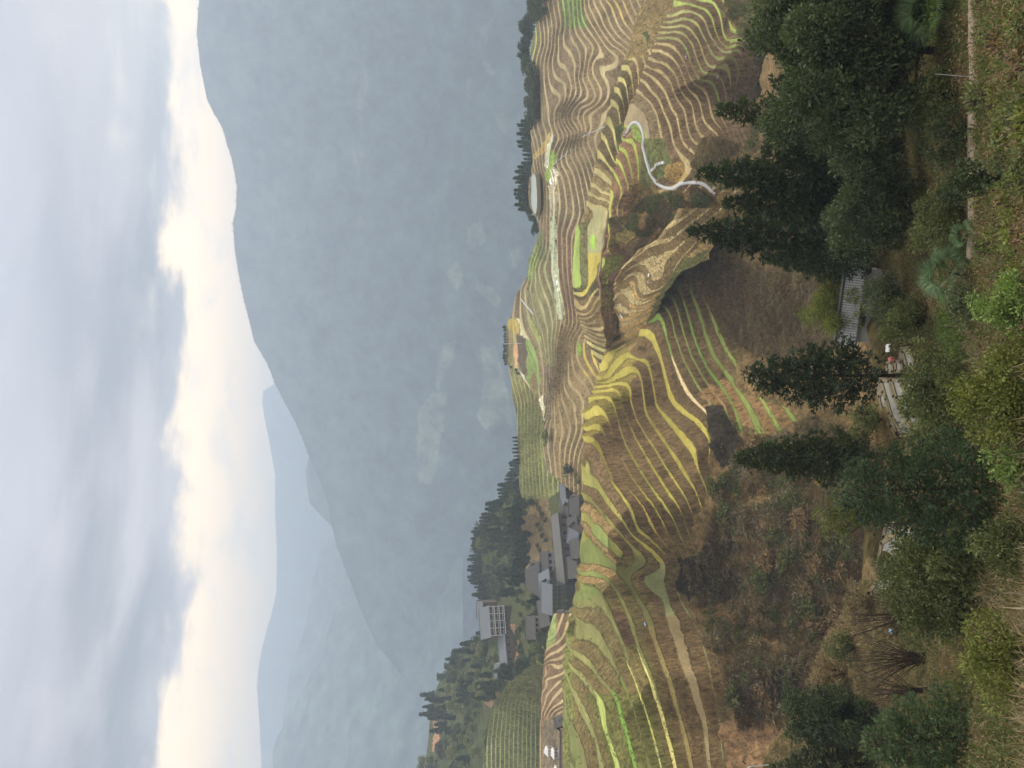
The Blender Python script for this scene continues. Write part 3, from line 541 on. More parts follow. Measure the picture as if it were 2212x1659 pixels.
# ---- wide summit hill with the ponds
E_con = [
 (0, [(1146,385),(1146,450),(1158,380),(1159,460)]), (.8, [(1148,320),(1152,345)]),
 (-.4,[(1150,500),(1160,530)]), (3.2, [(1176,480),(1178,520)]), (2, [(1170,400),(1172,450)]),
 (6, Q4([(460,450),(420,600),(385,800),(385,950),(420,1150),(440,1500)]) + Q5([(640,300),(650,600),(690,900),(730,1200),(790,1500)])),
 (6.45, Q4([(440,850),(440,980),(490,1100),(530,1300),(540,1500)]) + Q5([(700,100),(720,450)])),
 (8, Q4([(530,930),(600,1050),(620,1200),(660,1400),(680,1640)]) + Q5([(750,250),(790,600),(800,900),(840,1200),(890,1500)])),
 (9, Q4([(590,880),(700,1100),(760,1350),(780,1640)]) + Q5([(850,300),(860,600),(870,900),(920,1250),(960,1600)])),
 (10, Q4([(640,860),(740,1000),(800,1250),(850,1500),(870,1650)]) + Q5([(925,300),(925,600),(930,900),(965,1300),(1000,1600)])),
 (11, Q4([(700,770),(800,900),(860,1100),(910,1400)])), (12, Q4([(790,700),(880,900),(950,1150),(970,1280)])), (13, Q4([(820,630),(900,780),(960,950),(1015,1150)])), (14, Q4([(850,570),(930,700),(1000,900),(1060,1080)])), (15, Q4([(940,530),(1040,700),(1100,900)])), (16, Q4([(1000,500),(1120,720)])),
 # ridge and gullies to the right of the stair
 (7, Q4([(500,400),(560,480),(610,560)])), (8.2, Q4([(520,300),(600,400),(650,500)])), (9.4, Q4([(560,230),(650,380),(740,470)])), (10.6, Q4([(620,200),(700,360),(760,430),(830,470)])), (12, Q4([(690,200),(740,340),(820,380),(890,400)])), (13.2, Q4([(760,120),(800,250),(880,290)])), (14.4,Q4([(850,60),(880,180),(930,230)])),
 (16, Q4([(1000,170),(1100,120),(1180,180),(1230,280)])), (15, Q4([(950,260),(1060,240),(1120,330)])),
 (6.6, Q4([(600,30),(530,250)])), (5.4, Q4([(420,470)])), (8, Q3([(740,1260),(700,1320)])), (9.4, Q3([(840,970)])), (12, Q3([(960,760),(1020,660)])), (14, Q3([(1090,480)])), (16, Q3([(1220,250)])), (17, Q3([(1290,110)])),
 (10, Q3([(700,1330),(790,1480),(830,1640)])), (11.3, Q3([(830,1180),(930,1400),(1010,1520)])), (12.6, Q3([(900,1130),(1000,1300),(1070,1430)])), (13.6, Q3([(990,1030),(1080,1200),(1150,1350)])), (14.6, Q3([(1060,960),(1150,1120),(1220,1230)])), (15.6,Q3([(1110,900),(1230,1030),(1310,1080)])),
 (13.6, Q3([(1050,600),(1110,640),(1190,830),(1270,890)])), (15.2, Q3([(1110,520),(1190,600),(1280,720),(1400,770),(1490,800)])), (16.4, Q3([(1160,400),(1260,520),(1330,630),(1450,680)])), (17.4, Q3([(1200,330),(1300,450),(1390,600),(1470,650)])), (18.4, Q3([(1230,260),(1330,350),(1440,500),(1530,600)])), (19.4, Q3([(1270,160),(1370,170),(1450,330),(1530,440)])), (20.4, Q3([(1320,20),(1450,60),(1520,200),(1530,330)])), (21.5, Q3([(1550,30),(1640,250)])), (22.5, Q3([(1620,0),(1700,150)])),
 (4, Q3([(230,900),(240,1400)]) + Q4([(230,100),(240,400),(290,540)])), (5, Q3([(285,900),(300,1400)]) + Q4([(290,100),(300,330),(350,420),(420,400)])), (6, Q3([(345,900),(345,1400)]) + Q4([(345,50),(390,250),(470,220),(530,50)]) + Q3([(570,1400)])),
 (7, Q3([(400,1000),(420,1400),(480,1500),(540,1380),(600,1200)])), (8, Q3([(450,900),(460,1150),(510,1280),(570,1170),(620,1020)])), (9, Q3([(500,750),(520,1000),(560,1080),(620,930),(680,760)])), (10, Q3([(540,600),(570,860),(640,760),(720,620)])), (11, Q3([(580,500),(620,660),(690,600)])),
 (3, Q3([(215,700),(160,900)])), (2.2, Q3([(150,650),(180,450)])), (3.2, Q3([(220,350),(250,650)])), (4.3, Q3([(280,280),(320,650)])), (5.4, Q3([(330,250),(385,640)])), (6.6, Q3([(370,100),(460,500),(480,700)])), (7.6, Q3([(440,60),(520,450)])), (8.6, Q3([(500,20),(570,400),(600,600)])), (9.8, Q3([(600,50),(640,450)])), (11, Q3([(700,50),(740,350)])), (12, Q3([(770,50),(800,250)])), (13, Q3([(840,50)])), 
 (13, Q3([(820,380),(900,420),(930,560)])), (14, Q3([(860,280),(960,380),(990,480)])), (15, Q3([(910,150),(1000,280)])), (16, Q3([(960,60),(1040,170)])), (17.5, Q3([(1100,60),(1180,150)])), (6,[(1180,-150)]), (12,[(1250,-150)]), (22,[(1380,-150)]),
 # left part
 (-1.6, [(1100,700),(1098,780)]), (-1, Q6([(260,300),(275,600),(295,780)])), (-.2, Q6([(330,30),(400,200),(460,330),(450,600),(470,850)])), (0, Q6([(640,600),(660,900),(700,1150),(718,1450)])), (-.1, Q6([(540,900),(560,1080)])), (0, Q6([(640,1200),(690,1400)])),
 (-.8, Q5([(100,1260),(150,1200)])), (0.4, Q5([(200,1050),(280,940),(300,800)])), (0,[(1140,600),(1142,565)]), (1, Q5([(330,880),(250,1100),(330,1650)])), (2, Q5([(280,1060),(340,1200),(370,1350),(410,1500),(450,1650)]) + Q6([(640,150),(700,400),(740,700),(780,1000),(800,1150)])),
 (3, Q5([(370,1000),(440,1250),(520,1450),(590,1640)]) + Q6([(690,80),(770,300),(800,600),(830,900)])), (4, Q5([(400,830),(490,1000),(570,1200),(640,1400),(700,1600)])), (5, Q5([(440,740),(570,920),(650,1130),(690,1270)])), (4, Q5([(520,550),(560,300)])), (3, Q5([(450,500),(480,300)])), (1.5,Q5([(380,450),(420,560)])),
 (1, Q6([(490,30),(600,200),(665,400)])),
 (6.4, Q6([(940,60),(900,450),(880,700),(850,1000),(800,1200)])), (7, Q6([(850,1180),(930,1400),(980,1480)])), (8, Q6([(900,1020),(1000,1250),(1100,1380)])), (9, Q6([(960,930),(1100,1150),(1210,1300)])), (10, Q6([(1040,800),(1180,1050),(1270,1200)])),
 (11, Q6([(1080,550),(1130,700),(1280,920),(1350,1020)])), (12, Q6([(1140,300),(1190,520),(1320,830),(1400,940)])), (13, Q6([(1290,480),(1310,640),(1370,740),(1430,770)])), (14, Q6([(1420,480),(1440,640)])), (15, Q6([(1600,480),(1540,700)])),
 (6, Q6([(720,1500),(780,1350),(840,1500),(920,1640)])), (7.5, Q6([(990,1540),(1100,1600)])), (10, Q6([(1180,1400)])), (5, [(1180,960),(1190,1000)]), (8,[(1220,990)]), (11, [(1250,980),(1245,1040)]), (7, [(1215,1045)]),
]
E_crest = [(1176,-150),(1172,0),(1166,30),(1159,49),(1146,110),(1150,140),(1156,170),(1156,255),(1152,274),(1146,283),(1148,316),(1151,343),(1147,368),(1142,402),(1143,428),(1147,451),(1154,463),(1161,476),(1166,500),(1161,514),(1149,544),(1142,563),(1140,597),(1127,615),(1112,645),(1104,675),(1099,693),(1095,708),(1096,780),(1099,790),(1120,800),(1141,834),(1162,863),(1168,894),(1174,912),(1171,945),(1174,975),(1184,1018),(1214,1045),(1241,1064),(1250,1075)]
E_bot = [(1480,-150),(1430,0),(1390,60),(1365,125),(1350,164),(1335,210),(1322,260),(1310,300),(1300,340),(1286,400),(1276,442),(1268,474),(1258,496),(1252,556),(1252,600),(1252,652),(1260,675),(1270,712),(1282,740),(1300,765),(1318,790),(1308,800),(1295,843),(1282,872),(1275,894),(1272,931),(1268,1000),(1266,1075)]
E = Patch('summit_terraces', E_crest, E_bot, (-150, 1070), E_con, [(-2, -57.5), (0, -60), (6, -63.5), (23, -78.5)], 1000, 260, K=1.25, r=.3, noise=.10, lam=.12, back=(8, 9.0, .5), extra=[
 ('t', allp, (.22,.20,.135)), ('r', allp, (.12,.098,.078)),
 ('t', lambda X, Y, L, k: (Y < 300) & (Y > 80) & (L > 7), (.24,.21,.145)), ('r', lambda X, Y, L, k: (Y < 300) & (L > 12), (.15,.12,.09)),
 ('t', poly([(1130,20),(1150,20),(1163,60),(1163,110),(1142,132)]), (.16,.26,.08)), ('t', band(9.8, 14, -200, 60), (.17,.26,.09)), ('r', band(9.8, 14, -200, 60), (.1,.13,.07)),
 ('t', poly(Q3([(1210,40),(1480,-20),(1560,160),(1520,360),(1400,160),(1280,160)])), (.3,.25,.11)),
 ('b', poly(Q4([(440,600),(400,700),(200,850),(160,800),(330,600),(420,440)])), (.26,.21,.11)),
 ('b', poly(Q4([(450,700),(530,760),(520,830),(440,1000),(420,1160),(370,1160),(340,1000),(390,930)])), (.15,.24,.07)), ('t', poly(Q4([(440,730),(475,740),(440,1010),(410,1000)])), (.3,.28,.11)),
 ('r', band(7, 15, 480, 760), (.125,.088,.075)), ('t', band(7, 15, 480, 760), (.22,.19,.125)),
 ('t', lambda X, Y, L, k: (Y > 560) & (Y < 790) & (k >= 2) & (k <= 5), (.2,.2,.13)), ('r', lambda X, Y, L, k: (Y > 540) & (Y < 790) & (k >= 1) & (k <= 5), (.13,.13,.085)),
 ('b', poly([(1150,480),(1175,500),(1180,560),(1150,560)]), (.11,.13,.08)), ('b', poly([(1138,560),(1160,520),(1165,560),(1155,600),(1140,610)]), (.14,.18,.08)),
 ('b', poly(Q6([(200,30),(310,20),(340,240),(250,300),(190,130)])), (.25,.21,.08)), ('b', poly(Q6([(180,150),(240,200),(290,700),(230,900),(200,880)])), (.15,.145,.09)), ('b', poly(Q6([(275,680),(300,700),(290,900),(250,1010),(215,960),(230,850)])), (.33,.25,.09)),
 ('b', poly(Q6([(260,380),(330,370),(370,700),(310,700),(265,560)])), (.32,.2,.13)), ('b', poly(Q6([(330,260),(440,300),(450,800),(390,800),(340,600)])), (.06,.055,.05)),
 ('b', poly(Q6([(435,300),(510,330),(600,560),(670,950),(650,1070),(560,1090),(470,900),(450,600)])), (.12,.175,.07)), ('b', poly(Q6([(520,830),(570,800),(640,1000),(560,1080)])), (.13,.1,.075)),
 ('wet', pband(Q4([(470,430),(480,520),(440,700),(420,900),(370,1000),(330,930),(380,700),(430,520)]), 5, 7), (.30,.325,.28)),
 ('wet', poly(Q4([(430,1000),(500,970),(560,1050),(530,1150),(520,1300),(560,1420),(520,1500),(540,1659),(430,1659),(400,1300)])), (.30,.325,.28)),
 ('r', poly(Q4([(430,1000),(560,1050),(570,1659),(440,1659)])), (.16,.135,.09)),
 ('wet', poly(Q5([(620,0),(690,0),(710,150),(700,350),(720,700),(760,1100),(800,1400),(870,1659),(830,1659),(750,1500),(690,1250),(650,900),(620,600),(605,350)])), (.27,.32,.24)),
 ('wet', poly(Q6([(310,730),(370,790),(440,830),(450,940),(400,900)])), (.36,.38,.34)), ('wet', poly(Q6([(630,1180),(690,1130),(712,1300),(716,1490),(690,1480),(660,1300)])), (.36,.38,.34)),
 ('b', poly(Q6([(310,0),(340,0),(400,200),(470,290),(400,300),(350,230)])), (.36,.37,.31)), ('b', poly(Q6([(470,0),(500,0),(620,200),(680,400),(650,370),(590,220)])), (.16,.23,.07)),
 ('t', lambda X, Y, L, k: (Y > 690) & (k >= 6), (.23,.195,.125)), ('r', lambda X, Y, L, k: (Y > 690) & (k >= 6), (.15,.12,.08)),
 ('t', pband(Q6([(1260,380),(1460,480),(1500,850),(1300,850)]), 12, 15), (.33,.27,.08)), ('b', poly(Q6([(1195,350),(1225,350),(1250,540),(1215,540)])), (.14,.26,.06)),
 ('w', poly(Q6([(450,1100),(640,1190),(700,1500),(560,1400)])), (.14,.11,.07)),
])
E0_con = [(k, [(1121 + k * 7.5, 1045), (1118 + k * 7, 950), (1112 + k * 7.5 + 6, 870), (1104 + k * 9, 820)]) for k in range(0, 8)] + [(9, [(1200, 1000)])]
E0 = Patch('far_terraces', [(1097,780),(1101,815),(1107,849),(1113,879),(1117,931),(1121,978),(1123,1030),(1124,1060),(1128,1080)], [(1140,780),(1150,825),(1165,850),(1180,880),(1185,912),(1185,945),(1190,975),(1200,1018),(1225,1045),(1240,1080)], (780, 1078), E0_con, [(0, -60), (9, -71)], 260, 110, K=1.3, r=.4, noise=.1, extra=[
 ('t', allp, (.17,.23,.09)), ('r', allp, (.12,.13,.07)), ('t', lambda X, Y, L, k: Y < 880, (.2,.18,.1))])
# ---- terraces at the far left, below the wooded ridge
V2_con = [(k, [(1052 + k * 9.5, 1800), (1052 + k * 9.5, 1600), (1062 + k * 8.6, 1520), (1085 + k * 7, 1470), (1130 + k * 4, 1445)]) for k in range(0, 13)]
V2 = Patch('green_hill_terraces', [(1040,1800),(1040,1680),(1046,1640),(1055,1580),(1060,1550),(1078,1505),(1105,1470),(1135,1445),(1150,1435)], [(1182,1800),(1182,1500),(1185,1430)], (1436, 1800), V2_con, [(0, -50), (12, -69)], 260, 170, K=1.02, r=.36, noise=.07, extra=[('t', allp, (.25,.29,.14)), ('r', allp, (.085,.10,.06))])
V3_con = [(k, C10([(655 + k * 12, 1150), (648 + k * 12, 1050), (690 + k * 14, 950), (745 + k * 16, 900), (840 + k * 18, 880)])) for k in range(0, 0)] + [
 (0, [(1167,1800),(1168,1560)]), (1, C10([(1400,1300)])[:0] or [(1173,1800),(1174,1560),(1176,1500),(1184,1440)]), 
 (2, C10([(665,1200),(700,1130),(745,1040),(790,985),(820,960)])), (3, C10([(685,1230),(720,1150),(780,1100),(830,1080)])), (1, C10([(655,1120),(690,1040),(740,960),(790,900),(820,870)])), (0, C10([(650,1030),(680,960),(720,890),(790,830)])),
 (-1, C10([(660,900),(690,830),(750,790),(800,760)])), (-2, C10([(665,800),(700,720),(760,690)])), (-3, C10([(680,690),(720,630),(790,610)])), (-4, C10([(690,600),(730,560)])), (-5, C10([(700,500),(760,480)])), (-6, C10([(730,350)])),
 (6, [(1205,1600),(1207,1750)]), (5,[(1205,1540)])]
V3 = Patch('brown_saddle_terraces', [(1166,1800),(1166,1600),(1168,1540),(1172,1470),(1176,1420),(1184,1370),(1190,1345),(1196,1320)], [(1222,1800),(1222,1540),(1222,1470),(1230,1400),(1240,1320)], (1325, 1800), V3_con, [(-6, -58), (6, -64)], 300, 90, K=1.0, r=.42, noise=.05, extra=[
 ('t', allp, (.23,.19,.13)), ('r', allp, (.14,.098,.075)), ('b', poly([(1180,1330),(1204,1330),(1200,1385),(1175,1400)]), (.18,.23,.11)), ('w', poly([(1173,1560),(1172,1810),(1225,1810),(1225,1545),(1200,1545)]), (.13,.115,.1))])
# ---- slope of the village and the wooded ridge behind it
def zpatch(name, crest, bottom, Yr, pts, ny, ns, mat, colfn, rough=2.0, back=(8, 12., .6), nscale=30.):
    """a hillside given by distances at traced points"""
    fn = rbf_fit([(x, y) for x, y, d in pts], [math.log(d) for x, y, d in pts], .01)
    Yc = np.linspace(Yr[0], Yr[1], ny); cr = np.interp(Yc, *zip(*sorted([(y, x) for x, y in crest]))); bt = np.interp(Yc, *zip(*sorted([(y, x) for x, y in bottom])))
    X = cr[None] + np.linspace(0, 1, ns)[:, None] * (bt - cr)[None]; Y = np.broadcast_to(Yc[None], X.shape)
    d = np.exp(fn(X, Y)); dd = d[::-1].copy()
    for i in range(1, ns): dd[i] = np.maximum(dd[i], dd[i - 1] * 1.0008)
    d = dd[::-1]; n = fbm(X / nscale, Y / nscale, 5, 40); fade = np.clip(np.linspace(0, 6, ns), 0, 1)[:, None]
    P = at_dist(X, Y, d); P = P * (1 + rough * .01 * n * fade)[..., None]
    top = P[0]; out = top[:, :2] / np.linalg.norm(top[:, :2], axis=1, keepdims=True); pre = []
    nb, st, dr = back
    for j in range(nb, 0, -1):
        q = top.copy(); q[:, :2] += out * st * j; q[:, 2] -= dr * st * j; pre.append(q)
    G = np.concatenate([np.array(pre), P], 0); c = colfn(X, Y); c = np.concatenate([np.repeat(c[:1], nb, 0), c], 0)
    H, Wd = G.shape[:2]; idx = np.arange(H * Wd).reshape(H, Wd); Fa = np.stack([idx[:-1, :-1], idx[1:, :-1], idx[1:, 1:], idx[:-1, 1:]], -1).reshape(-1, 4)
    me = np_mesh(name, G.reshape(-1, 3), Fa, mat, True, dict(tc=c.reshape(-1, 3), rc=c.reshape(-1, 3), wild=np.ones(H * Wd), wet=np.zeros(H * Wd), lev=np.zeros(H * Wd)))
    o = tag(link_mesh(name, me), kind='structure')
    o_p = type('ZP', (), {})(); o_p.obj = o; o_p.fn = lambda X, Y: at_dist(X, Y, np.exp(fn(np.asarray(X, float), np.asarray(Y, float)))); o_p.crest = lambda y: float(np.interp(y, Yc, cr)); o_p.d = lambda X, Y: np.exp(fn(np.asarray(X, float), np.asarray(Y, float)))
    o_p.at = o_p.fn
    return o_p
def cfill(base, items):
    def f(X, Y):
        c = np.empty(X.shape + (3,)); c[:] = base
        for p, q in items: c[inpoly(*wx_(X, Y), p)] = q
        return c
    return f
V1 = zpatch('wooded_ridge', [(1145,940),(1125,985),(1112,1020),(1090,1080),(1062,1110),(1038,1150),(1030,1200),(1032,1260),(1040,1290),(1060,1310),(1062,1340),(1040,1370),(1000,1400),(975,1430),(945,1480),(930,1530),(925,1600),(918,1659),(905,1800)],
 [(1290,940),(1290,1100),(1270,1300),(1240,1400),(1230,1800)], (940, 1800),
 [(1245,1100,352),(1245,1250,348),(1232,1400,330),(1200,1100,385),(1200,1180,392),(1245,1180,352),(1150,1170,430),(1190,1250,385),(1240,1060,360),(1130,1100,400),(1150,1250,370),(1120,1250,430),(1150,1380,380),(1120,1380,420),(1100,1340,430),(1060,1150,520),(1040,1200,560),(1040,1270,570),(1060,1320,520),(1130,1000,600),(1180,1000,540),(1000,1400,560),(1060,1420,490),(1100,1440,430),(1180,1440,350),(950,1500,620),(1020,1500,520),(1060,1500,440),(930,1600,640),(1000,1600,520),(1040,1600,470),(910,1750,650),(1010,1750,540),(1060,1700,470),(1150,1700,450),(1150,1560,440),(1145,945,640),(1240,960,500)], 320, 160, TM,
 cfill((.06,.075,.04), [([(1150,1060),(1185,1060),(1200,1250),(1180,1300),(1140,1240),(1120,1150)], (.17,.14,.09)), ([(1080,1350),(1120,1350),(1120,1440),(1090,1430)], (.25,.17,.13)), ([(1150,1430),(1190,1360),(1200,1420),(1170,1450)], (.15,.19,.08)), ([(1045,1520),(1085,1440),(1100,1450),(1060,1530)], (.19,.14,.1)), ([(935,1560),(950,1560),(950,1620),(935,1620)], (.3,.19,.14))]), rough=1.2, back=(8, 14., .6))

# ------------------------------------------------------------------ foreground slope
FG_crest = [(1720,-150),(1760,0),(1800,150),(1830,300),(1850,500),(1852,600),(1870,700),(1888,800),(1888,900),(1892,1000),(1868,1110),(1866,1160),(1862,1250),(1848,1330),(1800,1400),(1776,1470),(1720,1530),(1690,1570),(1650,1640),(1630,1800)]
FG_pts = []
for y, off in ((-700, 0), (-400, 0), (-150, 0), (150, 0), (450, 0), (620, 0), (750, 0), (900, 0), (1050, 0), (1200, 0), (1350, 0), (1500, 0), (1659, 0), (1800, 0), (2100, 0), (2400, 0)):
    lf = np.interp(y, [0, 900, 1300, 1659], [0, 0, .05, .18])
    for x, d in ((1700, 84), (1800, 76), (1880, 66), (1940, 56), (1990, 47), (2030, 41.5), (2060, 38), (2100, 34), (2150, 29.5), (2212, 24.5), (2300, 19), (2450, 14), (2700, 9.5), (3200, 5.6)):
        FG_pts.append((x, y, (np.interp(x, [1880, 1940, 1990, 2030, 2060], [58.6, 55.1, 52.4, 44.5, 38.8]) if (700 < y < 1400 and 1870 < x < 2065) else d) * (1 - lf * .3)))
FG = zpatch('foreground_slope', FG_crest, [(4200, -700), (4200, 2400)], (-700, 2400), FG_pts, 660, 560, TM,
 cfill((.085,.075,.04), [([(2095,-150),(2120,-150),(2112,200),(2105,330),(2112,420),(2112,560),(2094,560),(2092,300),(2092,100)], (.16,.13,.09)),
  ([(2150,300),(2212,280),(2300,600),(2200,620),(2160,500)], (.11,.22,.04)), ([(2150,-150),(2212,-150),(2212,200),(2150,150)], (.1,.17,.04)),
  ([(2030,640),(2070,640),(2095,780),(2060,800),(2020,720)], (.10,.2,.04)), ([(2110,330),(2150,330),(2150,560),(2115,560)], (.11,.065,.045)), ([(1990,0),(2050,0),(2040,120),(1990,110)], (.11,.2,.03)),
  ([(1880,830),(1990,760),(2010,1000),(1960,1120),(1880,1060)], (.13,.105,.06)), ([(1720,1390),(1880,1200),(1900,1260),(1800,1659),(1600,1659)], (.15,.12,.075))]), rough=2.2, back=(7, 7., .75), nscale=60.)

# ------------------------------------------------------------------ distant mountains
def mountain(name, crest, Yr, dc, low, dl, base, items=(), ny=420, ns=120, rough=2.0, nscale=90.):
    pts = []
    for y in np.linspace(Yr[0], Yr[1], 9):
        c = np.interp(y, *zip(*sorted([(yy, x) for x, yy in crest])))
        pts += [(c, y, dc), (c + (low - c) * .33, y, dc + (dl - dc) * .38), (c + (low - c) * .66, y, dc + (dl - dc) * .7), (low, y, dl)]
    return zpatch(name, crest, [(low, Yr[0]), (low, Yr[1])], Yr, pts, ny, ns, MM, cfill(base, items), rough=rough, back=(6, 95., .6), nscale=nscale)
M1c = [(440,-200),(430,0),(425,70),(432,140),(447,215),(462,245),(480,275),(490,310),(500,340),(512,400),(510,450),(503,480),(507,540),(515,590),(525,640),(540,700),(550,740),(575,780),(595,829),(615,870),(640,915),(660,965),(672,1000),(690,1035),(710,1090),(716,1130),(728,1180),(742,1220),(762,1270),(780,1320),(815,1395),(850,1435),(875,1475),(905,1530),(960,1640),(1010,1800)]
FIELD = (.19,.21,.15); FG1 = (.065,.09,.075)
M1 = mountain('mountain', M1c, (-200, 1800), 3200, 1210, 2750, FG1, [
 (C3([(30,420),(60,420),(100,520),(60,530)])[:0] or [(1040,130),(1060,140),(1068,165),(1050,155)], FIELD), ([(1008,490),(1040,480),(1050,520),(1010,540)], FIELD), ([(965,590),(985,565),(1000,580),(1000,610),(985,628)], FIELD),
 ([(1025,605),(1060,620),(1085,650),(1070,665),(1040,640)], FIELD), ([(960,740),(985,735),(975,790),(945,840),(938,810)], FIELD), ([(1040,750),(1070,748),(1085,800),(1100,860),(1110,930),(1085,900),(1050,930),(1030,900),(1045,840)], FIELD),
 ([(905,880),(930,850),(965,845),(960,900),(945,1000),(935,1050),(905,1040),(900,960)], FIELD), ([(1100,540),(1125,520),(1130,560),(1110,580)], FIELD), ([(770,180),(790,120),(795,190),(785,240),(780,300)], (.13,.14,.1)), ([(760,320),(785,330),(778,380),(772,390)], (.12,.13,.09)), ([(770,460),(785,470),(780,520),(770,510)], (.12,.13,.09)),
 ([(1010,150),(1040,60),(1070,30),(1050,90),(1015,180),(1012,230),(1005,200)], (.12,.13,.09)), ([(1070,250),(1090,240),(1095,290),(1080,280)], (.15,.16,.11))], ny=520, ns=200, rough=3.2, nscale=110.)
mountain('mountain', [(700,900),(667,985),(660,1020),(664,1055),(668,1085),(690,1110),(712,1132),(760,1200),(800,1250)], (905, 1250), 3650, 850, 3300, FG1, ny=120, ns=40)
mountain('mountain', [(900,1200),(775,1290),(725,1312),(712,1350),(700,1395),(680,1440),(660,1480),(640,1515),(620,1555),(600,1590),(590,1620),(590,1659),(570,1800)], (1205, 1800), 4000, 1000, 2800, FG1, ny=220, ns=80)
mountain('mountain', [(760,1130),(690,1190),(685,1215),(675,1260),(670,1305),(662,1340),(655,1370),(640,1410),(628,1440),(620,1500),(612,1545),(605,1650),(600,1800)], (1130, 1800), 4800, 800, 4000, FG1, ny=220, ns=50)
mountain('mountain', [(700,760),(620,800),(592,829),(568,845),(566,870),(572,905),(580,945),(595,1030),(594,1105),(598,1190),(597,1280),(585,1330),(575,1365),(566,1400),(560,1430),(555,1480),(560,1555),(565,1650),(560,1800)], (760, 1800), 6300, 780, 5400, FG1, ny=260, ns=50)
# ground sheet reaching far below everything
gm = MB(); gm.add([(-14000, -3000, -760), (14000, -3000, -760), (14000, 14000, -760), (-14000, 14000, -760)], [(0, 1, 2, 3)])
tag(gm.build('valley_floor', simple_mat('valley_floor', (.08,.1,.06), 1.0, .3, .003)), kind='structure')
# ------------------------------------------------------------------ haze: one closed box of even air
hb = MB(); hb.box(-11000, 11000, -2500, 9000, -761, 960)
hz, t, b = new_mat('haze'); t.nodes.remove(b)
pv = N(t, 'ShaderNodeVolumePrincipled'); pv.inputs['Color'].default_value = (.61, .72, .89, 1); pv.inputs['Density'].default_value = 3.5e-4
pv.inputs['Anisotropy'].default_value = .2
t.links.new(pv.outputs[0], [n for n in t.nodes if n.type == 'OUTPUT_MATERIAL'][0].inputs['Volume'])
tag(hb.build('haze', hz), kind='stuff')

# ------------------------------------------------------------------ foliage toolkit
LM = dict(
 conifer=leaf_mat('fir_needles', (.03,.05,.02), tint=(.07,.1,.04)), conifer2=leaf_mat('olive_needles', (.045,.06,.02)), spruce=leaf_mat('spruce_needles', (.03,.055,.024), tint=(.08,.125,.055)),
 bluefir=leaf_mat('bluish_needles', (.05,.085,.035), tint=(.11,.16,.07)), broad=leaf_mat('dark_leaves', (.032,.05,.02), tint=(.13,.16,.07)), bright=leaf_mat('fresh_leaves', (.12,.2,.045), tint=(.26,.34,.1)),
 bush=leaf_mat('bush_leaves', (.08,.1,.033), tint=(.22,.24,.085)), yellowg=leaf_mat('yellow_green_leaves', (.13,.16,.03), tint=(.28,.29,.07)), grey=leaf_mat('grey_green_leaves', (.07,.09,.042), tint=(.16,.19,.10)),
 far=leaf_mat('distant_conifers', (.06,.085,.05), trans=.1), farb=leaf_mat('distant_leaves', (.075,.1,.05), tint=(.13,.16,.07), trans=.1), fary=leaf_mat('distant_yellow_leaves', (.16,.17,.06), trans=.1),
 palm=leaf_mat('palm_fans', (.07,.125,.05), tint=(.16,.24,.1)), dry=leaf_mat('dry_grass', (.20,.145,.08), tint=(.42,.32,.19), trans=.3), brown=leaf_mat('brown_bracken', (.15,.1,.05), tint=(.38,.25,.13)),
 green=leaf_mat('green_grass', (.08,.12,.03), tint=(.18,.24,.07), trans=.3), straw=leaf_mat('straw', (.2,.16,.09), tint=(.42,.35,.22)))
BARK = simple_mat('bark', (.055,.042,.032), .95, .4, 6, .1, bump=.5); TWIG = simple_mat('twig', (.075,.055,.042), .95, .3, 6, .1)
def unit(v): return v / np.maximum(np.linalg.norm(v, axis=-1, keepdims=True), 1e-9)
def blades(C, Dr, Ln, Wd, Nn=None, tone=None, bend=0.0, r=rng):
    """one rhombic leaf per row: base C, direction Dr, length, width"""
    n = len(C); Dr = unit(Dr); Nn = r.normal(size=(n, 3)) if Nn is None else Nn
    S = unit(np.cross(Dr, Nn)); Ln = np.broadcast_to(Ln, n)[:, None]; Wd = np.broadcast_to(Wd, n)[:, None]
    mid = C + Dr * Ln * .45; tip = C + Dr * Ln; tip[:, 2] -= (bend * Ln[:, 0])
    V = np.stack([C, mid + S * Wd * .5, tip, mid - S * Wd * .5], 1).reshape(-1, 3); Fc = np.arange(4 * n).reshape(n, 4)
    t = r.random(n) if tone is None else tone
    return V, Fc, np.repeat(t, 4)
def joinp(parts):
    V = []; Fc = []; T = []; b = 0
    for v, f, t in parts: V.append(v); Fc.append(f + b); T.append(t); b += len(v)
    return np.concatenate(V), np.concatenate(Fc), np.concatenate(T)
def foliage(name, parts, mat):
    V, Fc, T = joinp(parts) if isinstance(parts, list) else parts
    return np_mesh(name, V, Fc, mat, False, dict(tone=np.clip(T, 0, 1)))
def sphere_dirs(n, r): return unit(r.normal(size=(n, 3)))
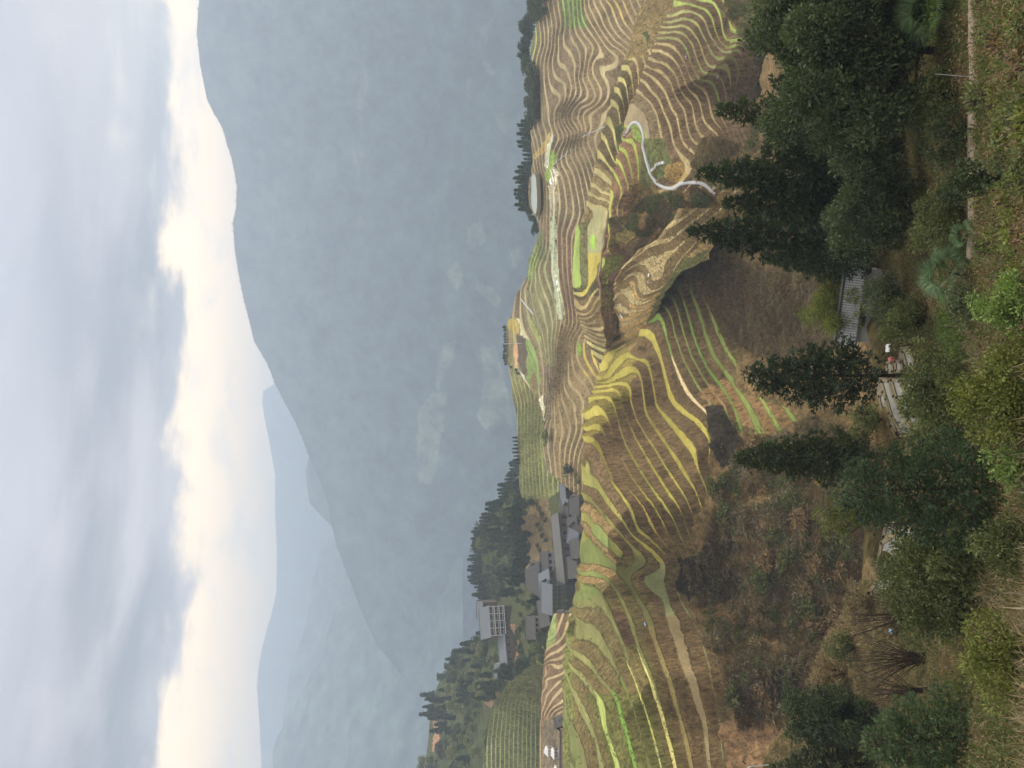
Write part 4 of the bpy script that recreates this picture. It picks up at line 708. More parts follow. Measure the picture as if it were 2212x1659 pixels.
def conifer_geo(h, rad, seed, base=.12, leaf=.42, wid=.13, whorl=.48, dens=1.3, droop=.25, shape=.8, irr=.42, tuft=5):
    r = np.random.default_rng(seed); Cs = []; Ds = []; Ls = []; Ts = []; z = h * base; limbs = []
    while z < h * .985:
        t = (z / h - base) / (1 - base); R_ = rad * (1 - t) ** shape * (.75 + .25 * min(1, (t + .02) * 8)) + .12
        nb = int(max(4, 9 * (.5 + .5 * (1 - t)))); a0 = r.random() * 6.28
        for j in range(nb):
            a = a0 + j * 6.283 / nb + r.normal() * .25; L_ = R_ * (1 - irr * r.random()) ; zz = z + r.normal() * whorl * .3
            d = np.array([math.cos(a), math.sin(a), .18 - droop * (1 - t) * .6]); tn = r.random() * .5
            limbs.append((np.array([0, 0, zz]), np.array([0, 0, zz]) + d * L_))
            m = max(3, int(L_ / (leaf * .42) * dens))
            s = (np.arange(m) + r.random(m)) / m; s = .12 + .88 * s ** .8
            p = np.array([0, 0, zz])[None] + d[None] * (L_ * s)[:, None]; p[:, 2] -= droop * L_ * s ** 2 * .5
            side = np.array([-math.sin(a), math.cos(a), 0]); sp_ = (.42 * L_ * (1.05 - s) + .12) * r.uniform(-1, 1, m)
            p += side[None] * sp_[:, None]
            p += r.normal(size=p.shape) * .06
            for q in range(tuft):
                dd = d[None] * .7 + side[None] * (np.sign(sp_) * .5)[:, None] + r.normal(size=(m, 3)) * .55; dd[:, 2] += .15
                Cs.append(p); Ds.append(dd); Ls.append(leaf * r.uniform(.6, 1.2, m)); Ts.append(np.clip(tn + r.random(m) * .5 + (q == 0) * .15, 0, 1))
        z += whorl * (1 - .5 * t) * r.uniform(.8, 1.2)
    C_ = np.concatenate(Cs); return blades(C_, np.concatenate(Ds), np.concatenate(Ls), wid, tone=np.concatenate(Ts), r=r), limbs
def clump_geo(blobs, seed, leaf=.16, wid=.09, per=220, inner=.35):
    """crown made of leafy clumps: (x, y, z, r) each"""
    r = np.random.default_rng(seed); out = []
    for (x, y, z, rr) in blobs:
        n = int(per * rr * rr) + 12; d = sphere_dirs(n, r); s = inner + (1 - inner) * r.random(n) ** .45
        wob = 1 + .22 * np.sin(d[:, 0] * 5 + x * 3) * np.cos(d[:, 1] * 4 + y * 3) + .1 * r.normal(size=n)
        p = np.array([x, y, z]) + d * (rr * s * wob)[:, None] * np.array([1, 1, .8]); dd = d + r.normal(size=(n, 3)) * .7; dd[:, 2] += .2
        t0 = r.random() * .45
        out.append(blades(p, dd, leaf * r.uniform(.6, 1.3, n), wid * r.uniform(.7, 1.2, n), tone=t0 + r.random(n) * .55, r=r))
    return joinp(out)
def crown_blobs(R_, H, n, seed, flat=.7, z0=0., br=(.22, .42), sh=.4):
    r = np.random.default_rng(seed); b = []
    for i in range(n):
        d = sphere_dirs(1, r)[0]; s = r.random() ** sh
        an = math.atan2(d[1], d[0]); wv = 1 + .28 * math.sin(2 * an + seed) + .2 * math.sin(3 * an + 2.1 * seed + 2 * d[2]); s *= wv if sh < .4 else 1
        b.append((d[0] * R_ * s * .78, d[1] * R_ * s * .78, z0 + H * .5 + d[2] * H * .5 * s * .8, R_ * r.uniform(*br)))
    return b
def trunk_mesh(name, h, r0, seed, limbs=(), lean=.02, mat=BARK, limb_r=.035, n=7, r1=.02):
    r = random.Random(seed); m = MB(); k = 7; pts = []; 
    ax, ay = r.uniform(-lean, lean), r.uniform(-lean, lean)
    for i in range(k + 1):
        t = i / k; pts.append((ax * h * t + r.uniform(-.02, .02), ay * h * t + r.uniform(-.02, .02), -.8 + (h + .8) * t))
    m.tube(pts, [max(r1, r0 * (1 - i / k) ** .8 * (1.35 if i == 0 else 1)) for i in range(k + 1)], n)
    for a, b in limbs: m.tube([a, (np.array(a) + np.array(b)) / 2 + np.array([0, 0, .05]), b], [limb_r, limb_r * .7, limb_r * .25], 4)
    return m.mesh(name, mat, True)
def make_tree(kind, name, label, cat, loc, h, rad, seed, mat, group=None, leaf=None, **kw):
    root = empty(name, loc, 0); tag(root, label, cat, group)
    if kind == 'conifer':
        g, limbs = conifer_geo(h, rad, seed, leaf=leaf or .42, **kw); link_mesh('trunk', trunk_mesh('trunk', h * .98, .012 * h + .03, seed, limbs[::2]), None, root); link_mesh('crown', foliage('crown', g, LM[mat]), None, root)
    else:
        base = kw.pop('base', .25); nb = kw.pop('nb', 34); per = kw.pop('per', 220); wid = kw.pop('wid', .09)
        bl = crown_blobs(rad * 1.12, h * (1 - base) * 1.08, int(nb * 2.6), seed, z0=h * base, br=(.12, .25), sh=.28); r = random.Random(seed)
        limbs = [((0, 0, h * base * r.uniform(.5, 1.3)), b[:3]) for b in bl[::3]]
        link_mesh('trunk', trunk_mesh('trunk', h * .7, .02 * h + .04, seed, limbs, lean=.04, limb_r=.03 * math.sqrt(h)), None, root)
        link_mesh('crown', foliage('crown', clump_geo(bl, seed, (leaf or .16) * 1.15, wid * 1.2, per * 1.5, .5), LM[mat]), None, root)
    return root
def copy_tree(o, loc, rz=0, sc=1.0, label=None, group=None):
    c = o.copy(); COL.objects.link(c); c.location = loc; c.rotation_euler = (0, 0, rz); c.scale = (sc[0], sc[0], sc[1]) if isinstance(sc, tuple) else (sc,) * 3
    if label: c['label'] = label
    if group: c['group'] = group
    for ch in list(o.children):
        d = ch.copy(); COL.objects.link(d); d.parent = c
        for g in list(ch.children): e = g.copy(); COL.objects.link(e); e.parent = d
    return c
def slant(p): return float(np.linalg.norm(p))
def h_from(p, Xtop, Y):
    """height of a thing standing at p whose top is seen at Xtop"""
    d = math.hypot(p[0], p[1]); rr = raydir(Xtop, Y); return float(rr[2] / math.hypot(rr[0], rr[1]) * d - p[2])
def fgp(X, Y): return FG.at(X, Y)

# ------------------------------------------------------------------ foreground trees
def fg_conifer(label, Xb, Y, Xt, rpx, seed, mat='conifer', cat='conifer', name='conifer', group=None, **kw):
    p = fgp(Xb, Y); h = h_from(p, Xt, Y); s = slant(p); return make_tree('conifer', name, label, cat, tuple(p), h, rpx / F * s * 1.15, seed, mat, group, **kw)
def fg_broad(label, Xb, Y, Xt, rpx, seed, mat='broad', cat='tree', name='broadleaf_tree', kind='broad', **kw):
    p = fgp(Xb, Y); h = h_from(p, Xt, Y); s = slant(p); return make_tree(kind, name, label, cat, tuple(p), h, rpx / F * s, seed, mat, None, **kw)
fg_conifer('tall dark fir whose tip reaches nearest the winding white path', 1938, 395, 1501, 78, 1)
fg_conifer('tallest dark fir, leftmost of the dense fir clump', 1905, 515, 1484, 88, 2, dens=1.15)
fg_conifer('dark fir with loose drooping branches over the terraced spur', 1925, 262, 1542, 80, 3, mat='conifer2', irr=.5, dens=.9)
fg_conifer('short dark fir filling the gap between the two tallest firs', 1945, 455, 1560, 70, 4)
fg_conifer('slim fir standing behind the big round broadleaf tree', 1900, 92, 1622, 45, 5, mat='conifer2', irr=.5)
fg_conifer('fir cut by the right edge of the upright view', 1880, -14, 1580, 50, 6)
fg_conifer('broad low fir in front of the dense fir clump', 1940, 330, 1640, 85, 7, dens=1.2)
fg_conifer('olive fir at the left foot of the dense fir clump', 1880, 565, 1650, 55, 8, mat='conifer2')
fg_conifer('dark fir half hidden behind the broadleaf tree and the fir clump', 1915, 195, 1668, 60, 9)
fg_conifer('lone fir with a bare trunk standing before the flooded plots', 1992, 812, 1614, 78, 10, mat='conifer', base=.36, irr=.45, shape=.55, dens=1.0)
fg_conifer('narrow olive conifer beside the burnt plot', 1885, 985, 1588, 62, 11, mat='conifer2', irr=.5, shape=.6, base=.1)
fg_conifer('dense dark green spruce with a broad skirt, nearest to the camera', 2150, 1052, 1822, 118, 12, mat='spruce', leaf=.24, wid=.055, base=.03, whorl=.36, shape=.42, irr=.2, dens=1.25, cat='spruce', name='spruce_tree')
fg_conifer('bluish fir at the lower left corner of the upright view', 2080, 1590, 1872, 92, 13, mat='bluefir', leaf=.24, wid=.055, base=.03, whorl=.36, shape=.45, cat='spruce', name='spruce_tree')
fg_conifer('small pointed fir on top of the dark round tree at far left', 1840, 1512, 1688, 26, 14, mat='conifer')
fg_conifer('grey green feathery fir beside the white bent pipe', 1880, 1650, 1645, 60, 15, mat='grey', irr=.5)
fg_broad('great round broadleaf tree with dark green crown at far right', 2026, 112, 1648, 142, 20, nb=70, per=330, leaf=.2, wid=.12, base=.14)
fg_broad('upper bough tree of the great round crown, set behind it', 1975, 225, 1730, 92, 21, nb=44, per=330, leaf=.2, wid=.12, base=.12)
fg_broad('dark round tree below the fir clump', 1985, 462, 1805, 92, 22, nb=44, per=300, leaf=.18, wid=.1, base=.12)
fg_broad('dark round tree at far left above the bluish fir', 1900, 1540, 1705, 66, 23, nb=46, per=300, leaf=.2, wid=.1, base=.05)
fg_broad('light green bamboo like bush behind the tiled roof', 1872, 668, 1756, 60, 24, mat='yellowg', cat='bush', name='bamboo_bush', nb=40, per=240, leaf=.3, wid=.07, base=.02)
fg_broad('grey green bush in front of the tiled roof', 1955, 655, 1878, 55, 25, mat='grey', cat='bush', name='bush', nb=34, per=260, leaf=.2, wid=.08, base=.02)
fg_broad('olive bush left of the grey green bush under the tiled roof', 2005, 690, 1905, 46, 26, mat='bush', cat='bush', name='bush', nb=26, per=260, leaf=.2, wid=.08, base=.02)
fg_broad('big leafy green bush left of the palm, below the flooded plots', 2085, 862, 1972, 88, 27, mat='bush', cat='bush', name='bush', nb=44, per=300, leaf=.17, wid=.08, base=.02)
fg_broad('yellow green bush at the bottom edge under the leafy bush', 2230, 855, 2105, 92, 28, mat='yellowg', cat='bush', name='bush', nb=50, per=420, leaf=.12, wid=.07, base=.02)
fg_broad('rounded green bush beside the flooded plots with straw rims', 2105, 1255, 1940, 112, 29, mat='bush', cat='bush', name='bush', nb=56, per=340, leaf=.15, wid=.07, base=.02)
fg_broad('small slender tree standing on the path edge', 2190, 388, 2060, 38, 30, mat='broad', nb=24, per=420, leaf=.12, wid=.06, base=.35)
fg_broad('bright leafy shrub at the bottom edge near the palm', 2230, 660, 2140, 60, 31, mat='bright', cat='bush', name='bush', nb=28, per=420, leaf=.12, wid=.06, base=.02)
fg_broad('shrub with blue green leaves beside the centre palm', 2115, 650, 2052, 40, 32, mat='grey', cat='bush', name='bush', nb=22, per=420, leaf=.13, wid=.06, base=.02)
fg_broad('thicket shrub below the dark round tree', 2070, 480, 1985, 62, 33, mat='bush', cat='bush', name='bush', nb=28, per=300, leaf=.16, wid=.07, base=.02)
fg_broad('shrub between the path and the palm at far right', 2088, 300, 2005, 52, 34, mat='broad', cat='bush', name='bush', nb=22, per=300, leaf=.14, wid=.06, base=.02)
fg_broad('low dark shrub under the fir clump beside the path', 2085, 415, 2040, 36, 35, mat='broad', cat='bush', name='bush', nb=20, per=380, leaf=.13, wid=.06, base=.02)
fg_broad('olive undergrowth bush beneath the great round tree', 2060, 210, 1985, 60, 36, mat='bush', cat='bush', name='bush', nb=26, per=300, leaf=.14, wid=.06, base=.02)
fg_broad('shrub with pale leaf tips at the bottom edge left of the spruce', 2235, 1180, 2130, 60, 37, mat='bush', cat='bush', name='bush', nb=30, per=420, leaf=.12, wid=.06, base=.02)
fg_broad('fresh green shrub right of the spruce at the bottom edge', 2230, 1010, 2150, 44, 38, mat='bright', cat='bush', name='bush', nb=22, per=420, leaf=.14, wid=.05, base=.02)
fg_broad('green bush in the bottom left corner', 2230, 1420, 2100, 75, 39, mat='yellowg', cat='bush', name='bush', nb=34, per=380, leaf=.14, wid=.05, base=.02)
fg_broad('yellowish shrub above the spruce beside the gully', 1890, 1110, 1768, 48, 40, mat='yellowg', cat='bush', name='bush', nb=24, per=160, leaf=.24, wid=.08, base=.02)
fg_broad('small green shrub in the gully right of the lone fir', 1905, 905, 1840, 36, 41, mat='bush', cat='bush', name='bush', nb=18, per=260, leaf=.2, wid=.08, base=.02)
fg_broad('small pine like shrub with fine needles above the green bush', 2010, 1190, 1930, 36, 42, mat='grey', cat='bush', name='bush', nb=18, per=380, leaf=.16, wid=.03, base=.02)

# fan palms
def palm(label, X, Y, rad_px, seed, nfr=15, hgt=1.2):
    p = fgp(X, Y); s = slant(p); Rr = rad_px / F * s; r = np.random.default_rng(seed); root = empty('fan_palm', tuple(p)); tag(root, label, 'palm')
    link_mesh('trunk', trunk_mesh('trunk', hgt, .12, seed, r1=.08), None, root)
    for i in range(nfr):
        a = i * 2.4 + r.normal() * .2; el_ = .15 + .95 * (i / nfr) + r.normal() * .08; d = np.array([math.cos(a) * math.cos(el_), math.sin(a) * math.cos(el_), math.sin(el_)])
        c0 = np.array([0, 0, hgt]); pet = Rr * .5; c1 = c0 + d * pet; side = unit(np.cross(d, [0, 0, 1.])[None])[0]; up = np.cross(side, d)
        n = 30; th = np.linspace(-1.75, 1.75, n); dirs = d[None] * np.cos(th)[:, None] + side[None] * np.sin(th)[:, None]; dirs[:, 2] -= .12
        g = blades(np.repeat(c1[None], n, 0), dirs, Rr * .55 * (1 - .12 * np.abs(th)), .045, Nn=np.repeat(up[None], n, 0) + r.normal(size=(n, 3)) * .2, bend=.22, r=r)
        st = blades(c0[None], d[None], pet * 2, .05, tone=np.array([.3]), r=r)
        link_mesh('fan_leaf', foliage('fan_leaf', [g, st], LM['palm']), None, root)
palm('large fan palm at the far right edge beside the path', 2058, 22, 75, 50, 17, 1.0)
palm('fan palm in the middle above the reddish undergrowth', 2082, 592, 62, 51, 16, .9)
palm('small fan palm with short leaves near the slender tree', 2100, 508, 30, 52, 9, .4)

# leafless shrubs
def bare_shrub(label, X, Y, Xt, spread, seed, nst=26, name='bare_shrub', cat='shrub', arch=.25):
    p = fgp(X, Y); h = h_from(p, Xt, Y); s = slant(p); r = random.Random(seed); m = MB(); W_ = spread / F * s; th = .011 * s / 35
    for i in range(nst):
        a = r.uniform(0, 6.28); q = r.random() ** .6; ex = math.cos(a) * W_ * q; ey = math.sin(a) * W_ * q; hh = h * r.uniform(.7, 1.05) * (1 - .2 * q)
        P_ = [(ex * .1, ey * .1, -.3)] + [(ex * t ** (1 + arch), ey * t ** (1 + arch), hh * t) for t in (.25, .5, .75, 1)]
        P_ = [(x + r.uniform(-.05, .05) * h * .3, y + r.uniform(-.05, .05) * h * .3, z) for x, y, z in P_]
        m.tube(P_, [th * 1.6, th * 1.4, th * 1.1, th * .8, th * .4], 4)
        for j in range(4):
            t = r.uniform(.3, .95); b0 = np.array([ex * t ** (1 + arch), ey * t ** (1 + arch), hh * t]); b1 = b0 + np.array([r.uniform(-1, 1), r.uniform(-1, 1), r.uniform(.6, 1.8)]) * h * .12
            m.tube([b0, b1], [th * .7, th * .3], 3)
    o = m.build(name, TWIG); o.location = tuple(p); tag(o, label, cat)
bare_shrub('leafless shrub of upright twigs above the rounded green bush', 1990, 1330, 1795, 70, 60, 34)
bare_shrub('leafless shrub of upright twigs to the left of its twin', 2000, 1420, 1790, 75, 61, 40)
bare_shrub('bare brown thicket above the bluish fir', 2010, 1490, 1850, 55, 62, 34, arch=.8)
bare_shrub('dark forked bare shrub in front of the flooded plots', 2010, 935, 1880, 60, 63, 7, arch=.9)
bare_shrub('dead bare shrub right of the spruce by the flooded plots', 2020, 1010, 1900, 40, 64, 10, arch=.9)
bare_shrub('bare shrub leaning over the straw rimmed plots', 1985, 1130, 1850, 40, 65, 10, arch=.7)
bare_shrub('red brown bare stems in the undergrowth below the firs', 2040, 570, 1960, 50, 66, 24, arch=.5)

# ------------------------------------------------------------------ grasses and undergrowth (uncountable)
def scatter(polyg, n, at, seed, warp=None):
    r = np.random.default_rng(seed); pl = np.array(polyg); lo = pl.min(0); hi = pl.max(0); X = []; Y = []
    while sum(map(len, X)) < n:
        x = r.uniform(lo[0], hi[0], n); y = r.uniform(lo[1], hi[1], n); k = inpoly(x, y, polyg); X.append(x[k]); Y.append(y[k])
    X = np.concatenate(X)[:n]; Y = np.concatenate(Y)[:n]
    return X, Y, at(X, Y)
def tufts(P, per, ln, wd, r, lean=.5, bend=.25, tonefn=None, wind=(0, 0)):
    n = len(P); Q = np.repeat(P, per, 0) + r.normal(size=(n * per, 3)) * np.array([.12, .12, .0]) * ln; Q[:, 2] -= .03
    D_ = r.normal(size=(n * per, 3)) * lean; D_[:, 2] = 1; D_[:, 0] += wind[0]; D_[:, 1] += wind[1]
    sz = np.repeat(r.uniform(.55, 1.3, n), per) * r.uniform(.7, 1.15, n * per)
    t = np.repeat(r.random(n) * .6, per) + r.random(n * per) * .4
    return blades(Q, D_, ln * sz, wd * (.7 + .6 * sz), tone=t, bend=bend, r=r)
def stuff(name, parts, mat, label=None):
    o = link_mesh(name, foliage(name, parts, LM[mat])); tag(o, label, kind='stuff'); return o
def noisef(X, Y, s, seed, lo): return fbm(X / s, Y / s, 3, seed) > lo
fgpoly = [(1868,-150),(1868,560),(1895,700),(1925,740),(2000,760),(2020,1000),(1990,1130),(2000,1300),(1862,1250),(1850,1330),(1802,1400),(1778,1470),(1722,1530),(1652,1640),(1640,1810),(2500,1810),(2500,-150)]
r_ = np.random.default_rng(5)
def sel(X, Y, P, m): return X[m], Y[m], P[m]
X, Y, P = scatter(fgpoly, 26000, FG.at, 70); notpath = ~((X > 2098) & (X < 2110) & (Y < 560))
g1 = noisef(X, Y, 60, 71, .02) & notpath; stuff('undergrowth_grass', [tufts(P[g1], 7, .42, .035, r_, .55)], 'green', 'green grass and weeds covering the near slope')
d1 = noisef(X, Y, 45, 72, .05) & notpath & ((X > 1900)); stuff('dry_undergrowth', [tufts(P[d1], 8, .5, .026, r_, .75)], 'dry', 'dry straw coloured grass of the near slope')
b1 = noisef(X, Y, 50, 73, .0) & notpath; 
def groundleaves(P, per, ln, wd, r, hh=.4):
    n = len(P); Q = np.repeat(P, per, 0) + r.normal(size=(n * per, 3)) * np.array([.22, .22, .1]); Q[:, 2] += r.random(n * per) * hh
    t = np.repeat(r.random(n) * .55, per) + r.random(n * per) * .45
    return blades(Q, r.normal(size=(n * per, 3)) + np.array([0, 0, .4]), ln * r.uniform(.6, 1.3, n * per), wd, tone=t, r=r)
stuff('bracken', [groundleaves(P[b1], 9, .13, .06, r_)], 'brown', 'brown bracken and brambles on the near slope')
X, Y, P = scatter(fgpoly, 17000, FG.at, 74); m = (~((X > 2088) & (X < 2118) & (Y < 560))) & noisef(X, Y, 55, 75, -.1)
stuff('leafy_ground_cover', [groundleaves(P[m], 10, .12, .07, r_, .45)], 'bush', 'low leafy ground cover of the near slope')
X, Y, P = scatter([(2120,-150),(2120,150),(2150,330),(2160,420),(2165,560),(2212,600),(2600,600),(2600,-150)], 2200, FG.at, 76)
stuff('bright_ground_cover', [groundleaves(P, 9, .11, .06, r_, .25)], 'bright', 'bright green low plants below the footpath')
X, Y, P = scatter([(2028,640),(2065,640),(2100,780),(2062,800),(2020,720)], 900, FG.at, 77); stuff('green_plot', [tufts(P, 8, .3, .03, r_, .4)], 'green', 'fresh green plot left of the centre palm')
X, Y, P = scatter([(2090,740),(2080,960),(2212,1000),(2212,1300),(2250,1810),(2400,1810),(2400,740)], 1100, FG.at, 78)
stuff('tall_dry_reeds', [tufts(P, 4, 1.15, .035, r_, .5, .25)], 'straw', 'tall pale reeds with seed heads along the bottom edge')
X, Y, P = scatter([(2010,1280),(2100,1400),(2212,1500),(2300,1810),(2500,1810),(2500,1250),(2212,1200)], 3000, FG.at, 79)
stuff('tall_grass', [tufts(P, 7, 1.0, .035, r_, .6, .35)], 'dry', 'tall dry grass in the bottom left corner')
# tufts in the gullies between the terraced hills
W1 = [(1500,1210),(1530,1160),(1550,1060),(1600,960),(1700,930),(1760,900),(1880,960),(1880,1180),(1840,1340),(1780,1440),(1690,1540),(1600,1580),(1560,1430),(1520,1320),(1470,1230)]
X, Y, P = scatter(W1, 15000, A.at, 80); m = noisef(X, Y, 35, 81, -.12)
stuff('gully_dry_grass', [tufts(P[m], 7, 1.15, .10, r_, .75, .3)], 'brown', 'brown dry grass filling the gully')
m2 = noisef(X, Y, 28, 82, .04); stuff('gully_pale_grass', [tufts(P[m2], 6, 1.3, .09, r_, .7, .3)], 'dry', 'pale plumes of dry grass in the gully')
m3 = noisef(X, Y, 40, 83, .2); stuff('gully_shrubs', [groundleaves(P[m3], 6, .5, .25, r_, 1.1)], 'bush', 'olive scrub in the gully')
W2 = [(1500,590),(1560,570),(1640,590),(1790,600),(1830,700),(1740,790),(1590,740),(1560,700),(1520,640)]
X, Y, P = scatter(W2 + [], 9000, A.at, 84); stuff('slope_dry_grass', [tufts(P, 7, 1.1, .09, r_, .8, .4)], 'brown', 'matted brown grass beside the fir clump')
m = noisef(X, Y, 25, 85, .12); stuff('slope_pale_grass', [tufts(P[m], 6, 1.4, .1, r_, .8, .4)], 'dry', 'bleached grass beside the fir clump')
W3 = Q2([(250,1659),(480,1420),(900,1320),(1300,1260),(1480,1400),(1420,1659)]) + Q5([(2212,330),(1950,300),(1500,200),(1450,60)])
X, Y, P = scatter(W3, 6000, C.at, 86); m = noisef(X, Y, 20, 87, -.1); stuff('spur_dry_grass', [tufts(P[m], 7, 1.0, .11, r_, .8, .35)], 'dry', 'reddish dry grass below the winding path')
m = noisef(X, Y, 24, 88, .12); stuff('spur_scrub', [groundleaves(P[m], 5, .5, .28, r_, .8)], 'bush', 'green scrub below the winding path')
X, Y, P = scatter(Q2([(1330,540),(1500,520),(1700,560),(1900,640),(1700,900),(1300,1000),(1200,900)]) , 2500, C.at, 89); stuff('spur_grass', [tufts(P, 6, .9, .1, r_, .7, .3)], 'dry', 'dry grass at the foot of the brown spur terraces')
X, Y, P = scatter([(1590,-140),(1560,20),(1600,70),(1640,120),(1640,240),(1610,330),(1700,330),(1720,-140)], 4000, C.at, 90); m = noisef(X, Y, 22, 91, 0); stuff('spur_thicket', [groundleaves(P[m], 6, .55, .28, r_, 1.2)], 'bush', 'thicket behind the great round tree'); stuff('spur_bracken', [tufts(P[~m], 7, 1.0, .1, r_, .8, .35)], 'dry', 'dry bracken behind the great round tree')

# stubble and weeds on the terraces: rough edges of the banks
def stub(pt, n, seed, mat, ln, wd, Yr, nm, lab, pred, per=4, lean=.5):
    r = np.random.default_rng(seed); j = r.integers(0, pt.X.shape[1] - 1, n); i = r.integers(0, pt.X.shape[0] - 1, n); tri = np.abs((pt.Ln[i, j] + .5) % 1 - .5); X_ = pt.X[i, j]; Y_ = pt.Y[i, j]
    m = pred(tri, X_, Y_, pt.kidx[i, j]); P_ = pt.T[i, j][m] + r.normal(size=(m.sum(), 3)) * [.3, .3, 0]; stuff(nm, [tufts(P_, per, ln, wd, r, lean, .3)], mat, lab)
stub(C, 26000, 301, 'brown', .55, .09, None, 'bank_grass', 'brown weeds on the banks of the right spur', lambda t, x, y, k: (t > .22) & (y > -60) & (x < 1640))
stub(A, 34000, 302, 'brown', .6, .09, None, 'bank_grass', 'brown weeds on the banks of the yellow terraces', lambda t, x, y, k: (t > .27) & (x < 1700))
stub(A, 26000, 303, 'yellowg', .3, .08, None, 'moss_tufts', 'mossy stubble on the yellow terrace treads', lambda t, x, y, k: (t < .2) & (k <= 0) & (k >= -9) & (y > 690) & (y < 1215) & (x < 1520), per=3)
stub(A, 30000, 304, 'green', .4, .08, None, 'tread_grass', 'green growth along the terrace treads', lambda t, x, y, k: (t < .2) & (((k > 0) & (x < 1720)) | ((k < -9) & (y > 1200))) & (fbm(x / 40, y / 40, 2, 5) > -.05), per=3)
stub(B, 9000, 305, 'dry', .35, .08, None, 'stubble', 'tan stubble on the threshed hill', lambda t, x, y, k: (t > -1), per=3, lean=.8)
stub(D, 12000, 306, 'brown', .5, .09, None, 'bank_grass', 'dark weeds on the banks of the nosed terraces', lambda t, x, y, k: (t > .26), per=4)
stub(A, 5000, 307, 'bright', .45, .12, None, 'vegetable_rows', 'rows of bright green crops at the far left', lambda t, x, y, k: (t < .16) & (k >= -15) & (k <= -13) & (y > 1440) & (x > 1320) & (x < 1420), per=5)

X, Y, P = scatter([(2118,-150),(2118,560),(2250,620),(2500,600),(2500,-150)], 2600, FG.at, 120); m = noisef(X, Y, 30, 121, 0)
stuff('russet_weeds', [tufts(P[m], 8, .38, .03, r_, .7)], 'brown', 'russet weeds below the footpath'); stuff('straw_weeds', [tufts(P[~m], 5, .55, .022, r_, .7)], 'dry', 'straw coloured weeds below the footpath')
X, Y, P = scatter(W1, 5200, A.at, 122); m = noisef(X, Y, 18, 123, .1); stuff('gully_tussocks', [tufts(P[m], 16, 1.7, .12, r_, .8, .45)], 'straw', 'bleached tussocks in the gully')
X, Y, P = scatter([(1775,1400),(1862,1260),(1900,1260),(1960,1440),(1900,1560),(1700,1640),(1660,1640),(1722,1535)], 2600, FG.at, 124); stuff('slope_weeds', [tufts(P, 9, .7, .04, r_, .7, .3)], 'dry', 'dry weeds on the rim of the gully')

stub(E, 24000, 308, 'brown', .6, .16, None, 'bank_grass', 'dry weeds on the banks of the summit hill', lambda t, x, y, k: (t > .33), per=3)
X, Y, P = scatter([(1520,560),(1600,570),(1800,600),(1830,720),(1700,800),(1560,720)], 2600, A.at, 126); stuff('bleached_grass', [tufts(P, 12, 1.5, .1, r_, .9, .45)], 'dry', 'bleached matted grass left of the fir clump')

# scrub in the gully, low shrubs by the footpath
def scrub(name, mat, seed, leaf=.3, wid=.16, R_=1.3, h=1.7, nb=30, per=60):
    bl = crown_blobs(R_, h, nb, seed, z0=-.1, br=(.16, .32), sh=.3); root = empty(name, (0, -40, -60)); r = random.Random(seed)
    m = MB()
    for i in range(7): a = r.uniform(0, 6.28); m.tube([(0, 0, -.4), (math.cos(a) * R_ * .5, math.sin(a) * R_ * .5, h * .8)], [.05, .02], 4)
    m.build('stems', TWIG, root); link_mesh('foliage', foliage('foliage', clump_geo(bl, seed, leaf, wid, per, .4), LM[mat]), None, root); return root
SB = [(scrub('scrub_bush', 'brown', 401), 'rusty brown scrub bush in the dry gully below the terraces', 'rusty scrub bushes in the gully'), (scrub('scrub_bush', 'bush', 402), 'olive green scrub bush in the dry gully below the terraces', 'olive scrub bushes in the gully'), (scrub('scrub_bush', 'dry', 403, .6, .1), 'pale straw coloured bush in the dry gully below the terraces', 'straw coloured bushes in the gully')]
pr = random.Random(44); first = set()
X, Y, P = scatter(W1, 74, A.at, 410)
for p in P:
    k = pr.choice([0, 0, 1, 2]); o, lab, gr = SB[k]; sc_ = pr.uniform(.9, 2.2)
    if k not in first: first.add(k); o.location = tuple(p); o.scale = (sc_,) * 3; tag(o, lab, 'bush', gr)
    else: copy_tree(o, tuple(p), pr.uniform(0, 6.28), (sc_, sc_ * pr.uniform(.7, 1.1)), lab, gr)
LB = [(scrub('low_shrub', 'yellowg', 404, .12, .06, .5, .6, 24, 420), 'low yellow green shrub in the weeds below the footpath', 'yellow green low shrubs below the footpath'), (scrub('low_shrub', 'brown', 405, .12, .05, .5, .55, 24, 420), 'low russet shrub in the weeds below the footpath', 'russet low shrubs below the footpath'), (scrub('low_shrub', 'bush', 406, .12, .06, .55, .6, 24, 420), 'low green shrub in the weeds below the footpath', 'green low shrubs below the footpath')]
X, Y, P = scatter([(2122,-100),(2122,560),(2215,620),(2260,500),(2260,-100)], 46, FG.at, 411); first = set()
for p in P:
    k = pr.choice([0, 1, 1, 2]); o, lab, gr = LB[k]; sc_ = pr.uniform(.8, 1.9)
    if k not in first: first.add(k); o.location = tuple(p); o.scale = (sc_,) * 3; tag(o, lab, 'shrub', gr)
    else: copy_tree(o, tuple(p), pr.uniform(0, 6.28), (sc_, sc_ * pr.uniform(.6, 1.0)), lab, gr)
fg_broad('small olive bush on the rim between the gully and the bare twigs', 1850, 1400, 1790, 34, 43, mat='bush', cat='bush', name='bush', nb=16, per=200, leaf=.2, wid=.08, base=.02)
fg_broad('russet bush on the rim at the left of the bare twigs', 1830, 1455, 1765, 32, 44, mat='brown', cat='bush', name='bush', nb=16, per=200, leaf=.2, wid=.08, base=.02)
fg_broad('feathery dry bush above the straw rimmed plots', 1885, 1300, 1825, 34, 45, mat='dry', cat='bush', name='bush', nb=16, per=200, leaf=.34, wid=.05, base=.02)

